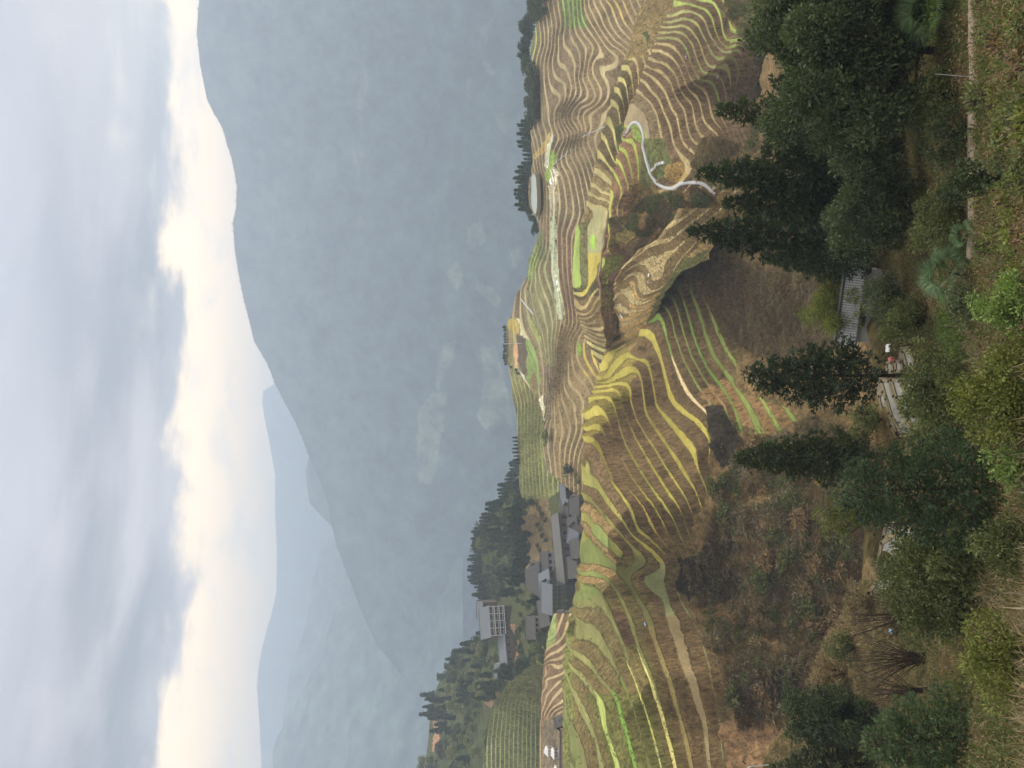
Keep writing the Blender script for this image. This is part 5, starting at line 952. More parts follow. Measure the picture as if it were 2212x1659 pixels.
# ------------------------------------------------------------------ distant woods: trees of the ridge, the summit and the village
def far_conifer(seed, h=9., rad=2.2, mat='far'):
    g, limbs = conifer_geo(h, rad, seed, base=.06, leaf=.95, wid=.55, whorl=.8, dens=.55, droop=.2, tuft=4, shape=.75); root = empty('conifer', (0, -50, -50))
    link_mesh('trunk', trunk_mesh('trunk', h * .95, .16, seed, n=5), None, root); link_mesh('crown', foliage('crown', g, LM[mat]), None, root); return root
def far_broad(seed, h=7., rad=3.2, mat='farb', nb=16):
    bl = crown_blobs(rad, h * .9, nb, seed, z0=h * .06); root = empty('broadleaf_tree', (0, -50, -50))
    link_mesh('trunk', trunk_mesh('trunk', h * .6, .18, seed, n=5), None, root); link_mesh('crown', foliage('crown', clump_geo(bl, seed, .75, .5, 26), LM[mat]), None, root); return root
protos = dict(c=[far_conifer(200 + i) for i in range(4)], b=[far_broad(210 + i) for i in range(4)], y=[far_broad(220 + i, mat='fary') for i in range(2)], d=[far_broad(230 + i, mat='far', h=7.5) for i in range(3)])
used = set(); prnd = random.Random(9)
def put(kind, P, hpx, label, cat, group=None, wide=1.0):
    pr = prnd.choice(protos[kind]); base = {'c': 9., 'b': 7., 'y': 7., 'd': 7.5}[kind]; s = slant(P); sc = hpx / F * s / base
    if pr.name not in used:
        used.add(pr.name); pr.location = tuple(P); pr.scale = (sc * wide, sc * wide, sc); pr.rotation_euler = (0, 0, prnd.uniform(0, 6.28)); o = pr; o['label'] = label
        if group: o['group'] = group
    else: o = copy_tree(pr, tuple(P), prnd.uniform(0, 6.28), (sc * wide, sc), label, group)
    o['category'] = cat
    if group is None and 'group' in o: del o['group']
    return o
GR = 'trees of the wooded ridge behind the village'
ridge = [(1135,985),(1112,1022),(1090,1075),(1062,1110),(1040,1150),(1033,1200),(1034,1260),(1044,1290),(1062,1300),(1105,1290),(1135,1300),(1125,1230),(1120,1140),(1140,1060),(1160,1000)]
ridge2 = [(1062,1345),(1040,1372),(1000,1402),(975,1432),(945,1482),(930,1530),(925,1600),(918,1659),(912,1740),(1000,1740),(1020,1640),(1030,1560),(1055,1500),(1075,1450),(1095,1440),(1080,1400)]
ridge3 = [(1095,1440),(1145,1420),(1160,1440),(1120,1450),(1060,1520),(1050,1500)]
def poisson(polyg, n, mind, seed):
    r = np.random.default_rng(seed); pl = np.array(polyg); lo, hi = pl.min(0), pl.max(0); out = []
    for _ in range(n * 60):
        q = r.uniform(lo, hi)
        if inpoly(np.array([q[0]]), np.array([q[1]]), polyg)[0] and all((q[0] - a) ** 2 * 1.6 + (q[1] - b) ** 2 > mind ** 2 for a, b in out): out.append(tuple(q))
        if len(out) >= n: break
    return sorted(out)
spots = [(q, 0) for q in poisson(ridge, 95, 12, 1)] + [(q, 1) for q in poisson(ridge2, 125, 12, 2)] + [(q, 2) for q in poisson(ridge3, 18, 11, 3)]
for (X_, Y_), z_ in spots:
    if z_ == 1 and 925 < X_ < 955 and 1555 < Y_ < 1625: continue
    k = prnd.random(); P = V1.at(X_, Y_); n_ = fbm(np.array([X_ / 30.]), np.array([Y_ / 45.]), 2, 8)[0]
    kind = 'c' if n_ > .0 else ('d' if n_ > -.2 else ('b' if k < .7 else 'y'))
    if z_ == 1 and X_ > 985 and k < .35: kind = 'y' if k < .18 else 'b'
    lab = {'c': 'dark pointed conifer in the hazy wood on the ridge behind the village', 'd': 'dark green round tree in the hazy wood on the ridge behind the village', 'b': 'mid green round tree in the hazy wood on the ridge behind the village', 'y': 'pale yellow green tree in the hazy wood on the ridge behind the village'}[kind]
    put(kind, P, prnd.uniform(17, 27) * (1.15 if kind == 'c' else 1), lab, 'tree', GR, prnd.uniform(1.0, 1.3))
for o_ in [(x, y) for x, y in zip(np.interp(np.arange(990, 1300, 7.5), [985, 1022, 1075, 1110, 1150, 1200, 1260, 1300], [1133, 1112, 1092, 1064, 1041, 1034, 1036, 1062]), np.arange(990, 1300, 7.5))]:
    put('c', V1.at(o_[0] + 5, o_[1]), prnd.uniform(16, 30), 'dark pointed conifer on the skyline of the hazy ridge behind the village', 'tree', 'conifers on the skyline of the wooded ridge', .9)
# named groups of smaller woods
def row(kind, pts, lab, cat, grp, at, h, wide=1.0):
    for x, y in pts: put(kind, at(x, y), prnd.uniform(*h), lab, cat, grp, wide)
row('c', [(1150, 452 - 8 * i + prnd.uniform(-2, 2)) for i in range(11)], 'dark conifer in the row on the far side of the round summit pond', 'conifer', 'conifers beside the summit pond', lambda x, y: E.at(np.interp(y, E.Yc, E.cr) + 1, y) * 1.06, (20, 34))
row('d', [(1150, 500 - 8 * i) for i in range(7)], 'dark tree in the clump at the end of the summit pond', 'tree', 'trees at the end of the summit pond', lambda x, y: E.at(np.interp(y, E.Yc, E.cr) + 2, y) * 1.03, (14, 26))
row('c', [(1150, 362 - 9 * i) for i in range(13)], 'pale hazy conifer beyond the bare tan summit field', 'conifer', 'conifers beyond the summit field', lambda x, y: E.at(np.interp(y, E.Yc, E.cr) + 1, y) * 1.13, (18, 34))
row('b', [(1150 + 7 * (i % 2), 262 - 7.5 * i) for i in range(17)], 'grey green shrub in the dense hedge along the top terrace', 'shrub', 'hedge of shrubs along the top terrace', lambda x, y: E.at(np.interp(y, E.Yc, E.cr) + (x - 1148), y), (20, 27), 1.5)
row('d', [(1140, 135 - 7 * i) for i in range(20)], 'dark hazy tree behind the lime green top terrace', 'tree', 'trees behind the lime green terrace', lambda x, y: E.at(np.interp(y, E.Yc, E.cr) + 1, y) * 1.07, (18, 44), .8)
row('b', [(1160 + 10 * (i % 3), 40 - 9 * i) for i in range(9)], 'bushy grey green tree at the right end of the top terrace', 'tree', 'trees at the right end of the top terrace', lambda x, y: E.at(x + 8, y), (20, 30))
row('d', [(1097, 806 - 6.6 * i) for i in range(16)], 'tiny rounded tree in the row on the very top of the small summit', 'tree', 'row of tiny trees on the small summit', lambda x, y: E.at(np.interp(y, E.Yc, E.cr) + 2, y), (8, 13))
row('c', [(1122, 945 + 8 * i) for i in range(8)], 'small conifer on the skyline above the striped green terraces', 'conifer', 'conifers above the striped green terraces', lambda x, y: E0.at(np.interp(y, E0.Yc, E0.cr) + 1, y), (8, 15))
row('c', [(1136 + prnd.uniform(-12, 12), 1045 + 9 * i) for i in range(24)], 'dark conifer in the belt between the village roofs and the ridge', 'conifer', 'conifer belt above the village', V1.at, (24, 38))
row('d', [(1150, 1060), (1140, 1072), (1155, 1085), (1165, 1068), (1148, 1048), (1170, 1052)], 'dark bushy tree beside the lamp post above the village', 'tree', 'bushy trees beside the village lamp post', V1.at, (18, 28))
row('y', [(1160, 1080)], 'round yellow green tree among the dark trees above the village', 'tree', None, V1.at, (22, 23), 1.2)
row('b', [(1165 + 6 * (i % 4), 1090 + 11 * i) for i in range(12)], 'scrubby grey bush on the brown slope above the big roofs', 'bush', 'scrub above the village roofs', V1.at, (8, 13), 1.3)
row('c', [(1178, 1292), (1172, 1298), (1180, 1304), (1176, 1286)], 'dark conifer squeezed between the big tiled roof and the metal roof', 'conifer', 'conifers between the village roofs', V1.at, (26, 34))
row('c', [(1175, 1470), (1180, 1450), (1168, 1485), (1160, 1440), (1150, 1462), (1120, 1440), (1110, 1462), (1098, 1448)], 'spiky dark conifer left of the pink walled house', 'conifer', 'conifers left of the pink walled house', V1.at, (24, 34))
row('b', [(1185, 1395), (1178, 1385), (1190, 1408), (1140, 1445), (1132, 1465), (1120, 1480), (1130, 1430), (1112, 1495), (1096, 1510)], 'grey green bush on the slope left of the village', 'bush', 'bushes on the slope left of the village', V1.at, (14, 22), 1.3)
row('b', [(x_, y_) for x_, y_ in poisson([(1105,1290),(1190,1300),(1195,1420),(1150,1440),(1105,1440),(1110,1380),(1128,1330)], 42, 9, 6)], 'low grey green bush between the village houses', 'bush', 'bushes between the village houses', V1.at, (11, 18), 1.3)
row('y', [(1168, 1400), (1176, 1420), (1165, 1425), (1050, 1500), (1035, 1540), (1030, 1570), (1020, 1600), (1035, 1620)], 'yellow green tree at the foot of the wooded ridge', 'tree', 'yellow green trees at the foot of the ridge', V1.at, (16, 26), 1.2)
row('d', [(1240, 1018)], 'round dark bush beside the small grey roof at the edge of the village', 'bush', None, lambda x, y: E.at(x, y), (28, 29), 1.4)
row('y', [(1192, 945)], 'big bright green round bush at the end of the pale pond terrace', 'bush', None, lambda x, y: E.at(x, y), (24, 25), 1.9)
row('y', [(1250, 1025), (1252, 1040)], 'low bright green bush below the round dark bush', 'bush', 'low bright bushes at the village edge', lambda x, y: E.at(x, y), (9, 11), 1.4)
for k_, v_ in protos.items():
    for o in v_:
        if o.name not in used:
            for ch in list(o.children): bpy.data.objects.remove(ch)
            bpy.data.objects.remove(o)
# pointed trees on the crest of the great mountain: too many to count
r_ = np.random.default_rng(33); yy = r_.uniform(-150, 1560, 1500); Vt = []; Ft = []
for i, y in enumerate(yy):
    dxx = r_.exponential(4) if i % 3 else r_.exponential(1.0); x = M1.crest(y) + dxx; p = M1.at(x, y); h_ = r_.uniform(3.5, 10) * (1.1 if i % 9 == 0 else .75); w_ = h_ * r_.uniform(.22, .34)
    if 100 < y < 245: h_ *= .45
    b = len(Vt); Vt += [p + np.array([w_ * math.cos(a), w_ * math.sin(a), -3]) for a in (0, 1.57, 3.14, 4.71)] + [p + np.array([0, 0, h_])]; Ft += [(b + j, b + (j + 1) % 4, b + 4) for j in range(4)]
tag(link_mesh('mountain_forest', np_mesh('mountain_forest', np.array(Vt), np.array(Ft), LM['far'], False, dict(tone=np.zeros(len(Vt))))), 'pointed trees along the crest of the great mountain', kind='stuff')

# ------------------------------------------------------------------ village
MET = simple_mat('grey_metal_roof', (.105,.115,.13), .5, .06, .4, .5); TILE = simple_mat('dark_roof_tiles', (.085,.08,.075), .85, .3, 2.5, .2, bump=.6); GRAV = simple_mat('gravel_roof', (.12,.115,.105), .9, .25, 2)
WHT = simple_mat('pale_plaster', (.38,.37,.34), .85, .12, .6); WOODW = simple_mat('brown_plank_wall', (.11,.085,.065), .85, .3, 3); PNK = simple_mat('pinkish_render', (.34,.26,.21), .85, .1, .7)
GLS = simple_mat('window_glass', (.03,.035,.04), .15, .1, 1, .6); FRM = simple_mat('window_frame', (.25,.23,.2), .7, .1, 2); WHM = simple_mat('white_painted_metal', (.6,.6,.58), .5, .08, 3); CONC = simple_mat('concrete', (.36,.35,.33), .85, .15, 1.2)
def gable(m, W_, Dp, z, rise, ov=.5, th=.22, hip=0.):
    """pitched roof: ridge along x"""
    for sgn in (-1, 1):
        e = sgn * (Dp / 2 + ov); xa, xb = -W_ / 2 - ov, W_ / 2 + ov
        a = [(xa, e, z - .15), (xb, e, z - .15), (xb - hip, 0, z + rise), (xa + hip, 0, z + rise)]
        v = a + [(x, y, zz - th) for x, y, zz in a]
        f = [(0, 1, 2, 3), (7, 6, 5, 4), (0, 4, 5, 1), (1, 5, 6, 2), (3, 7, 4, 0)]
        if sgn > 0: f = [tuple(reversed(q)) for q in f]
        m.add(v, f)
    if hip:
        for s_ in (-1, 1):
            x0 = s_ * (W_ / 2 + ov); x1 = s_ * (W_ / 2 + ov - hip); v = [(x0, -Dp / 2 - ov, z - .15), (x0, Dp / 2 + ov, z - .15), (x1, 0, z + rise)]
            m.add(v, [(0, 1, 2) if s_ > 0 else (2, 1, 0)])
def house(label, Y0, Y1, Xt, Xb, dist, depth, roof=MET, wall=WOODW, rot=0., floors=1, nwin=3, rise=None, hip=0., cat='house', name='house', at=None, ov=.6, chim=False, balcony=False, wallfrac=None):
    Yc = (Y0 + Y1) / 2; P = at_dist(Xb, Yc, dist) if at is None else at(Xb, Yc); s = slant(P); W_ = abs(Y1 - Y0) / F * s - 2 * ov; dep = math.asin(-P[2] / s)
    H = ((Xb - Xt) / F * s - depth / 2 * math.sin(dep)) / math.cos(dep); H = max(H, 2.6)
    rise = rise if rise is not None else min(H * .5, depth * .4); hw = H - rise; az_ = math.atan2(P[0], P[1])
    root = empty(name, tuple(P), -az_ + rot); tag(root, label, cat)
    m = MB(); m.box(-W_ / 2, W_ / 2, 0, depth, -3.5, hw); 
    m.add([(-W_ / 2, 0, hw), (-W_ / 2, depth, hw), (-W_ / 2, depth / 2, hw + rise * .93)], [(0, 2, 1)]); m.add([(W_ / 2, 0, hw), (W_ / 2, depth, hw), (W_ / 2, depth / 2, hw + rise * .93)], [(0, 1, 2)])
    m.build('wall', wall, root)
    rm = MB(); gable(rm, W_, depth, hw, rise, ov, hip=hip); rm.v = [(x, y + depth / 2, z) for x, y, z in rm.v]; ro = rm.build('roof', roof, root)
    rg = MB(); rg.box(-W_ / 2 - ov + hip, W_ / 2 + ov - hip, depth / 2 - .16, depth / 2 + .16, hw + rise - .05, hw + rise + .14); rg.build('ridge_cap', roof, ro)
    fh = hw / max(floors, 1)
    for f_ in range(floors):
        for i in range(nwin):
            xc = -W_ / 2 + W_ * (i + .5) / nwin; ww = min(1.5, W_ / nwin * .5); z0 = fh * f_ + fh * .28; z1 = fh * f_ + fh * .8
            fr = MB(); fr.box(xc - ww / 2 - .08, xc + ww / 2 + .08, -.06, .02, z0 - .08, z1 + .08); fo = fr.build('window', FRM, root)
            gl = MB(); gl.box(xc - ww / 2, xc - .03, -.085, -.062, z0, z1); gl.box(xc + .03, xc + ww / 2, -.085, -.062, z0, z1); gl.build('pane', GLS, fo)
        if balcony and f_ > 0:
            bm_ = MB(); z0 = fh * f_ - .1; bm_.box(-W_ / 2, W_ / 2, -1.3, -.09, z0 - .15, z0 + .05); bm_.box(-W_ / 2, W_ / 2, -1.3, -1.22, z0 + .95, z0 + 1.1)
            for i in range(13): xx = -W_ / 2 + W_ * i / 12; bm_.box(xx - .06, xx + .06, -1.3, -1.2, z0 + .05, z0 + .95)
            for i in range(5): xx = -W_ / 2 + W_ * i / 4 * .98 + .1; bm_.box(xx - .12, xx + .12, -1.28, -1.1, z0 + .05 if f_ < floors - 1 else z0 + .05, z0 + fh)
            bm_.build('balcony', WHM, root)
    d = MB(); d.box(-W_ * .04 - .5, -W_ * .04 + .5, -.05, .02, 0, 2.0); d.build('door', WOODW, root)
    return root
house('long narrow grey metal roof at the right end of the village', 1043, 1093, 1209, 1232, 345, 5, MET, WOODW, .25, nwin=2)
house('low grey metal roofed wing joining the small roof to the long hall', 1078, 1146, 1214, 1238, 338, 6, MET, WOODW, .1, nwin=3)
house('wide house with dark tiled hipped roof right of the metal gables', 1070, 1122, 1228, 1266, 318, 9, TILE, WOODW, -.1, hip=2.5, nwin=2)
house('house with dark tiled roof left of the hipped tiled one', 1112, 1162, 1226, 1268, 312, 8, TILE, WOODW, .3, nwin=2)
house('steep grey metal gable in front of the tiled roofs', 1146, 1184, 1226, 1266, 308, 8, MET, WOODW, -.55, nwin=2)
house('very long hall with grey metal and gravel roof in the middle of the village', 1106, 1262, 1197, 1246, 330, 12, GRAV, WOODW, .22, nwin=9, rise=1.8)
house('pale plastered house with dark windows behind the long hall', 1190, 1236, 1168, 1206, 352, 7, TILE, WHT, .05, floors=2, nwin=3)
house('big house with broad dark tiled hipped roof at the back of the village', 1216, 1288, 1136, 1192, 356, 13, TILE, WOODW, -.12, floors=2, nwin=4, hip=4.0)
house('large plain grey metal roof in front of the hipped tiled roof', 1228, 1296, 1166, 1222, 335, 13, MET, WOODW, .3, floors=2, nwin=4, rise=3.4)
house('metal roofed hall with a tall glass front facing the terraces', 1262, 1326, 1170, 1226, 326, 11, MET, GLS, -.25, floors=2, nwin=6, rise=3.5)
house('tiled roof house behind the zigzag gables', 1290, 1348, 1163, 1206, 340, 9, TILE, WOODW, .3, nwin=3)
house('small white plastered house with a square window at the field edge', 1316, 1350, 1205, 1232, 300, 5, TILE, WHT, .1, nwin=1)
house('small dark tiled house tucked behind the long hall at its left end', 1256, 1286, 1188, 1214, 348, 7, TILE, WOODW, .4, nwin=2)
house('small dark roof wedged between the two tiled roofs at the right', 1096, 1122, 1216, 1236, 332, 6, TILE, WOODW, -.5, nwin=1)
house('brown timber house right under the metal gable at the terrace edge', 1164, 1204, 1232, 1266, 306, 7, TILE, WOODW, .15, floors=1, nwin=3)
house('timber house with dark roof below the long hall', 1200, 1246, 1226, 1262, 312, 8, TILE, WOODW, .1, nwin=4)
zlab = ['first', 'second', 'third', 'fourth']
for i, (y0, y1, xt) in enumerate([(1326, 1358, 1197), (1352, 1382, 1200), (1376, 1406, 1204), (1400, 1432, 1208)]):
    house('%s small grey gable of the zigzag row counted from the glass hall' % zlab[i], y0, y1, xt, xt + 24, 300, 5, TILE if i % 2 == 0 else MET, WOODW, .55 * (-1) ** i, nwin=1, group=None) if False else house('%s small grey gable of the zigzag row counted from the glass hall' % zlab[i], y0, y1, xt, xt + 24, 300, 5, TILE if i % 2 == 0 else MET, WOODW, .55 * (-1) ** i, nwin=1)
house('pinkish three storey house with grey roof left of the metal roofs', 1331, 1378, 1137, 1186, 360, 9, TILE, PNK, -.1, floors=3, nwin=4)
house('tall hillside guesthouse with rows of white balconies', 1308, 1372, 1038, 1100, 430, 12, MET, WOODW, .2, floors=4, nwin=7, balcony=True, cat='guesthouse', name='guesthouse')
house('upper grey roof just behind the balconied guesthouse', 1300, 1338, 1030, 1062, 455, 8, MET, WOODW, -.2, nwin=2)
house('long low roof left of the balconied guesthouse', 1368, 1432, 1078, 1108, 425, 8, MET, WOODW, .28, nwin=4)
house('small hazy house half hidden by trees on the ridge slope', 1436, 1466, 1068, 1096, 440, 7, MET, WHT, -.3, nwin=2)
house('little dark hut with a tiled roof at the brown saddle terraces', 1546, 1566, 1200, 1222, 250, 4, TILE, WOODW, .3, nwin=1, cat='hut', name='hut')
# little white pavilions on the burnt saddle
for lab, Y0, Y1, Xt, Xb in [('white open pavilion on the burnt saddle terrace', 1614, 1628, 1174, 1196), ('smaller white shelter below the open pavilion', 1618, 1634, 1188, 1204), ('white shelter at the left edge on the burnt saddle', 1656, 1668, 1196, 1212)]:
    P = V3.at(Xb, (Y0 + Y1) / 2); s = slant(P); W_ = (Y1 - Y0) / F * s; H = (Xb - Xt) / F * s * .9; root = empty('pavilion', tuple(P)); tag(root, lab, 'pavilion')
    m = MB(); gable(m, W_, W_, H * .75, H * .25, .2, .1, hip=W_ * .3); m.build('roof', WHM, root)
    for sx in (-1, 1):
        for sy in (-1, 1): q = MB(); q.box(sx * W_ * .42 - .07, sx * W_ * .42 + .07, sy * W_ * .42 - .07, sy * W_ * .42 + .07, -.6, H * .75); q.build('post', WHM, root)
    q = MB(); q.box(-W_ * .5, W_ * .5, -W_ * .5, W_ * .5, -.8, .12); q.build('floor_slab', CONC, root)
# roadside wall with pink footing at the left edge
P0 = V3.at(1217, 1575); P1 = V3.at(1217, 1800); d_ = (P1 - P0); L_ = float(np.linalg.norm(d_)); root = empty('retaining_wall', tuple(P0), math.atan2(d_[1], d_[0])); tag(root, 'long pinkish retaining wall behind the green terraces at far left', 'wall')
m = MB(); m.box(0, L_, -.3, .3, -3, 1.2); m.build('wall', simple_mat('pink_brick', (.33,.2,.16), .9, .15, 2), root); m = MB(); m.box(0, L_, -.42, .42, 1.202, 1.5); m.build('coping', simple_mat('dark_coping', (.07,.065,.06), .8), root)

# tiled roof building among the near bushes
P = FG.at(1893, 662); s = slant(P); W_ = 142 / F * s; root = empty('cottage', tuple(P), -math.atan2(P[0], P[1]) - .12); tag(root, 'small white cottage with a ribbed grey tile roof among the near bushes', 'cottage')
Hc = h_from(P, 1850, 662); m = MB(); m.box(-W_ / 2, W_ / 2, 0, 2.4, -3, Hc - .1); m.build('wall', simple_mat('whitewash', (.5,.5,.48), .9, .1, 1), root)
m = MB(); gable(m, W_, 2.4, Hc, .7, .4, .12); m.v = [(x, y + 1.2, z) for x, y, z in m.v]
ro = m.build('roof', simple_mat('old_grey_tiles', (.2,.2,.2), .85, .3, 6, bump=.5), root); m = MB(); n_ = 34
for i in range(n_):
    x = -W_ / 2 - .45 + (W_ + .9) * i / (n_ - 1); m.tube([(x, -.4, Hc - .12), (x, 1.2, Hc + .75)], [.075, .075], 5)
m.build('tile_ribs', simple_mat('light_tile_ribs', (.3,.3,.3), .8, .2, 6), ro); m = MB(); m.box(-W_ / 2 - .5, W_ / 2 + .5, 1.05, 1.35, Hc + .7, Hc + .92); m.build('ridge_cap', TILE, ro)
for i in range(2):
    x = -W_ * .2 + i * W_ * .4; m = MB(); m.box(x - .5, x + .5, -.05, .03, .9, 2.0); w_ = m.build('window', FRM, root); m = MB(); m.box(x - .42, x + .42, -.075, -.052, .98, 1.92); m.build('pane', GLS, w_)

# ------------------------------------------------------------------ paths, steps, ponds
def ribbon(name, pts, at, width, lift, mat, th=.25, label=None, cat=None, kind='structure', step=5., parapet=False):
    pts = np.array(pts, float); seg = np.hypot(*np.diff(pts, axis=0).T); t = np.concatenate([[0], np.cumsum(seg)]); q = np.arange(0, t[-1], step); X_ = np.interp(q, t, pts[:, 0]); Y_ = np.interp(q, t, pts[:, 1])
    P = at(X_, Y_).copy()
    for _ in range(3): P[1:-1] = (P[:-2] + P[1:-1] * 2 + P[2:]) / 4
    T = np.gradient(P, axis=0); T[:, 2] = 0; T = unit(T); S = np.stack([-T[:, 1], T[:, 0], T[:, 0] * 0], 1); wd = np.broadcast_to(width, len(P))[:, None]
    Lf = P + S * wd / 2; Rt = P - S * wd / 2; Lf[:, 2] = P[:, 2] + lift; Rt[:, 2] = P[:, 2] + lift; n = len(P)
    V = np.concatenate([Lf, Rt, Rt - [0, 0, th], Lf - [0, 0, th]]); i = np.arange(n - 1)
    Fc = np.concatenate([np.stack([a * n + i, b * n + i, b * n + i + 1, a * n + i + 1], 1) for a, b in ((0, 1), (1, 2), (2, 3), (3, 0))])
    o = link_mesh(name, np_mesh(name, V, Fc[:, ::-1], mat)); tag(o, label, cat, kind=kind); return o
CP = simple_mat('pale_concrete_path', (.42,.42,.41), .8, .12, 1.5); DIRT = simple_mat('dirt_path', (.22,.175,.125), .95, .3, 3)
EDG = simple_mat('dark_path_edge', (.09,.085,.08), .9, .2, 2)
wp = Q2([(240,500),(255,440),(290,360),(340,300),(390,285),(430,320),(470,400),(490,500),(500,600),(515,740),(540,860),(570,980),(610,1060),(680,1170),(750,1240),(850,1260),(940,1275),(1000,1220),(1060,1190),(1130,1170),(1230,1180),(1330,1170),(1400,1220),(1460,1270),(1500,1320),(1560,1360)])
ribbon('white_path', wp, C.at, .8, .4, CP, th=.9)
ribbon('footpath', [(2104,-150),(2104,60),(2106,150),(2102,260),(2102,380),(2103,480),(2098,560)], FG.at, .5, .10, DIRT, th=.3)
ribbon('field_path', Q5([(1430,-40),(1410,250),(1390,450),(1350,750),(1325,950),(1345,1200)]), C.at, .8, .35, simple_mat('earth_path', (.28,.21,.13), .95, .2, 2), th=.8)
ribbon('field_path', Q5([(190,1200),(250,1290),(300,1330),(380,1440)]) , E.at, .8, .4, CP, th=.6)
ribbon('field_path', Q5([(280,1060),(335,1180),(350,1340),(390,1480),(440,1640)]) + Q6([(640,150),(690,380),(730,620),(765,950),(798,1160)]), E.at, .55, .35, DIRT, th=.6)
def steps(label, pts, at, n, w=1.1, grp=None):
    pts = np.array(pts, float); root = None; q = np.linspace(0, len(pts) - 1, n); X_ = np.interp(q, range(len(pts)), pts[:, 0]); Y_ = np.interp(q, range(len(pts)), pts[:, 1]); P = at(X_, Y_)
    root = empty('stairway', tuple(P[0])); tag(root, label, 'stairs'); a = math.atan2(*(P[-1] - P[0])[:2][::-1])
    for p in P:
        d = p - P[0]; M_ = Matrix.Translation(Vector(d)) @ Matrix.Rotation(a, 4, 'Z'); m = MB(); m.box(-.16, .16, -w / 2, w / 2, -.5, .3, M_); m.build('step', WHM, root)
steps('steep white stairway climbing across the middle terraces', Q4([(1228,365),(1100,420),(1000,460),(900,510)]), lambda x, y: np.where((np.asarray(x) > 1303)[..., None], E.at(x, y), E.at(x, y)), 26, .6)
steps('upper white stairway leading to the yellow green plot', Q4([(730,690),(640,780),(570,840),(510,880),(480,930)]), E.at, 20, .6)
steps('short flight of pale steps beside the winding white path', Q2([(810,885),(760,890),(700,910),(640,970),(600,1010)]), C.at, 14, .7)

WATER, tw_, bw_ = new_mat('still_water'); bw_.inputs['Base Color'].default_value = (.33,.36,.31,1); bw_.inputs['Roughness'].default_value = .12; bw_.inputs['Specular IOR Level'].default_value = .6
MUDW, tw_, bw_ = new_mat('shallow_muddy_water'); tcw = N(tw_, 'ShaderNodeTexCoord').outputs['Object']; setc(bw_.inputs['Base Color'], tw_, tmix(tw_, tmap(tw_, tnoise(tw_, tcw, 1.2, 5), .35, .65), (.17,.165,.14), (.27,.255,.22))); bw_.inputs['Roughness'].default_value = .3
def flat_poly(name, pts, z, mat, th=.5, rim=None, rimw=.5, rimh=.2, label=None):
    P = at_z(*np.array(pts, float).T, z); n = len(P); V = np.concatenate([P, P - [0, 0, th]]); m = MB(); m.add(V, [tuple(range(n))[::-1] if False else tuple(range(n))] + [(i, (i + 1) % n, n + (i + 1) % n, n + i) for i in range(n)])
    o = m.build(name, mat); tag(o, label, kind='structure')
    if rim:
        c = P.mean(0); m = MB()
        for i in range(n):
            a, b = P[i], P[(i + 1) % n]; d = unit((b - a)[None])[0]; s_ = np.array([-d[1], d[0], 0]) * rimw / 2; a = a - d * rimw * .3; b = b + d * rimw * .3
            vs_ = [a - s_, a + s_, b + s_, b - s_]; m.add([v - [0, 0, th + .4] for v in vs_] + [v + [0, 0, rimh] for v in vs_], [(4, 5, 6, 7), (0, 1, 5, 4), (1, 2, 6, 5), (2, 3, 7, 6), (3, 0, 4, 7)])
        tag(m.build(name + '_bank', rim), kind='structure')
    return o
zp = float(E.at(1152, 420)[2]) + .9
BANK = simple_mat('earth_bank', (.2,.165,.11), .95, .3, 3, bump=.5)
flat_poly('summit_pond', Q4([(190,1035),(215,1060),(228,1120),(236,1220),(243,1330),(245,1450),(240,1560),(225,1635),(205,1640),(180,1600),(150,1500),(134,1380),(126,1260),(140,1130),(165,1060)]), zp, WATER, 1.2, BANK, .8, .15)
zw = float(FG.at(1940, 900)[2]) + .25
def K2p(p): return K2(p)
plots = [[(1265,930),(1290,900),(1310,950),(1330,1040),(1380,1170),(1400,1200),(1340,1130),(1290,1050)], [(1280,825),(1330,830),(1360,930),(1420,1060),(1500,1180),(1420,1190),(1350,1060),(1310,930)],
 [(1345,820),(1400,830),(1440,920),(1520,1050),(1600,1180),(1520,1180),(1440,1060),(1380,940)], [(1410,820),(1490,830),(1540,960),(1640,1120),(1620,1170),(1540,1050),(1460,920)],
 [(1310,700),(1350,710),(1355,770),(1320,775)], [(1370,700),(1410,705),(1420,770),(1375,765)], [(1420,640),(1460,620),(1500,720),(1510,760),(1450,750)]]
STRAWR = simple_mat('straw_bank', (.19,.155,.09), .95, .3, 6, bump=.4)
flat_poly('mud_flat', K2([(1255,700),(1290,620),(1470,600),(1530,700),(1560,850),(1700,1120),(1640,1230),(1420,1230),(1300,1110),(1250,930)]), zw - .32, simple_mat('mud', (.17,.14,.095), .8, .3, 2, bump=.4), .8)
for i, q in enumerate(plots): flat_poly('flooded_plot', K2(q), zw - .03 * i, MUDW, .6, STRAWR, .26, .08)
for i, q in enumerate([[(1380,80),(1440,95),(1420,160),(1360,180)], [(1350,215),(1500,110),(1560,160),(1480,260),(1340,390),(1320,370)], [(1335,430),(1480,340),(1500,420),(1420,470),(1300,520),(1270,520)]]):
    p0 = K3(q); c_ = np.mean(p0, 0); flat_poly('flooded_plot', p0, float(FG.at(c_[0], c_[1])[2]) + .35 - .04 * i, MUDW, .8, STRAWR, .3, .10)

# ------------------------------------------------------------------ small things in the fields
def thing_at(name, label, cat, P, rz=0): o = empty(name, tuple(P), rz); return tag(o, label, cat)
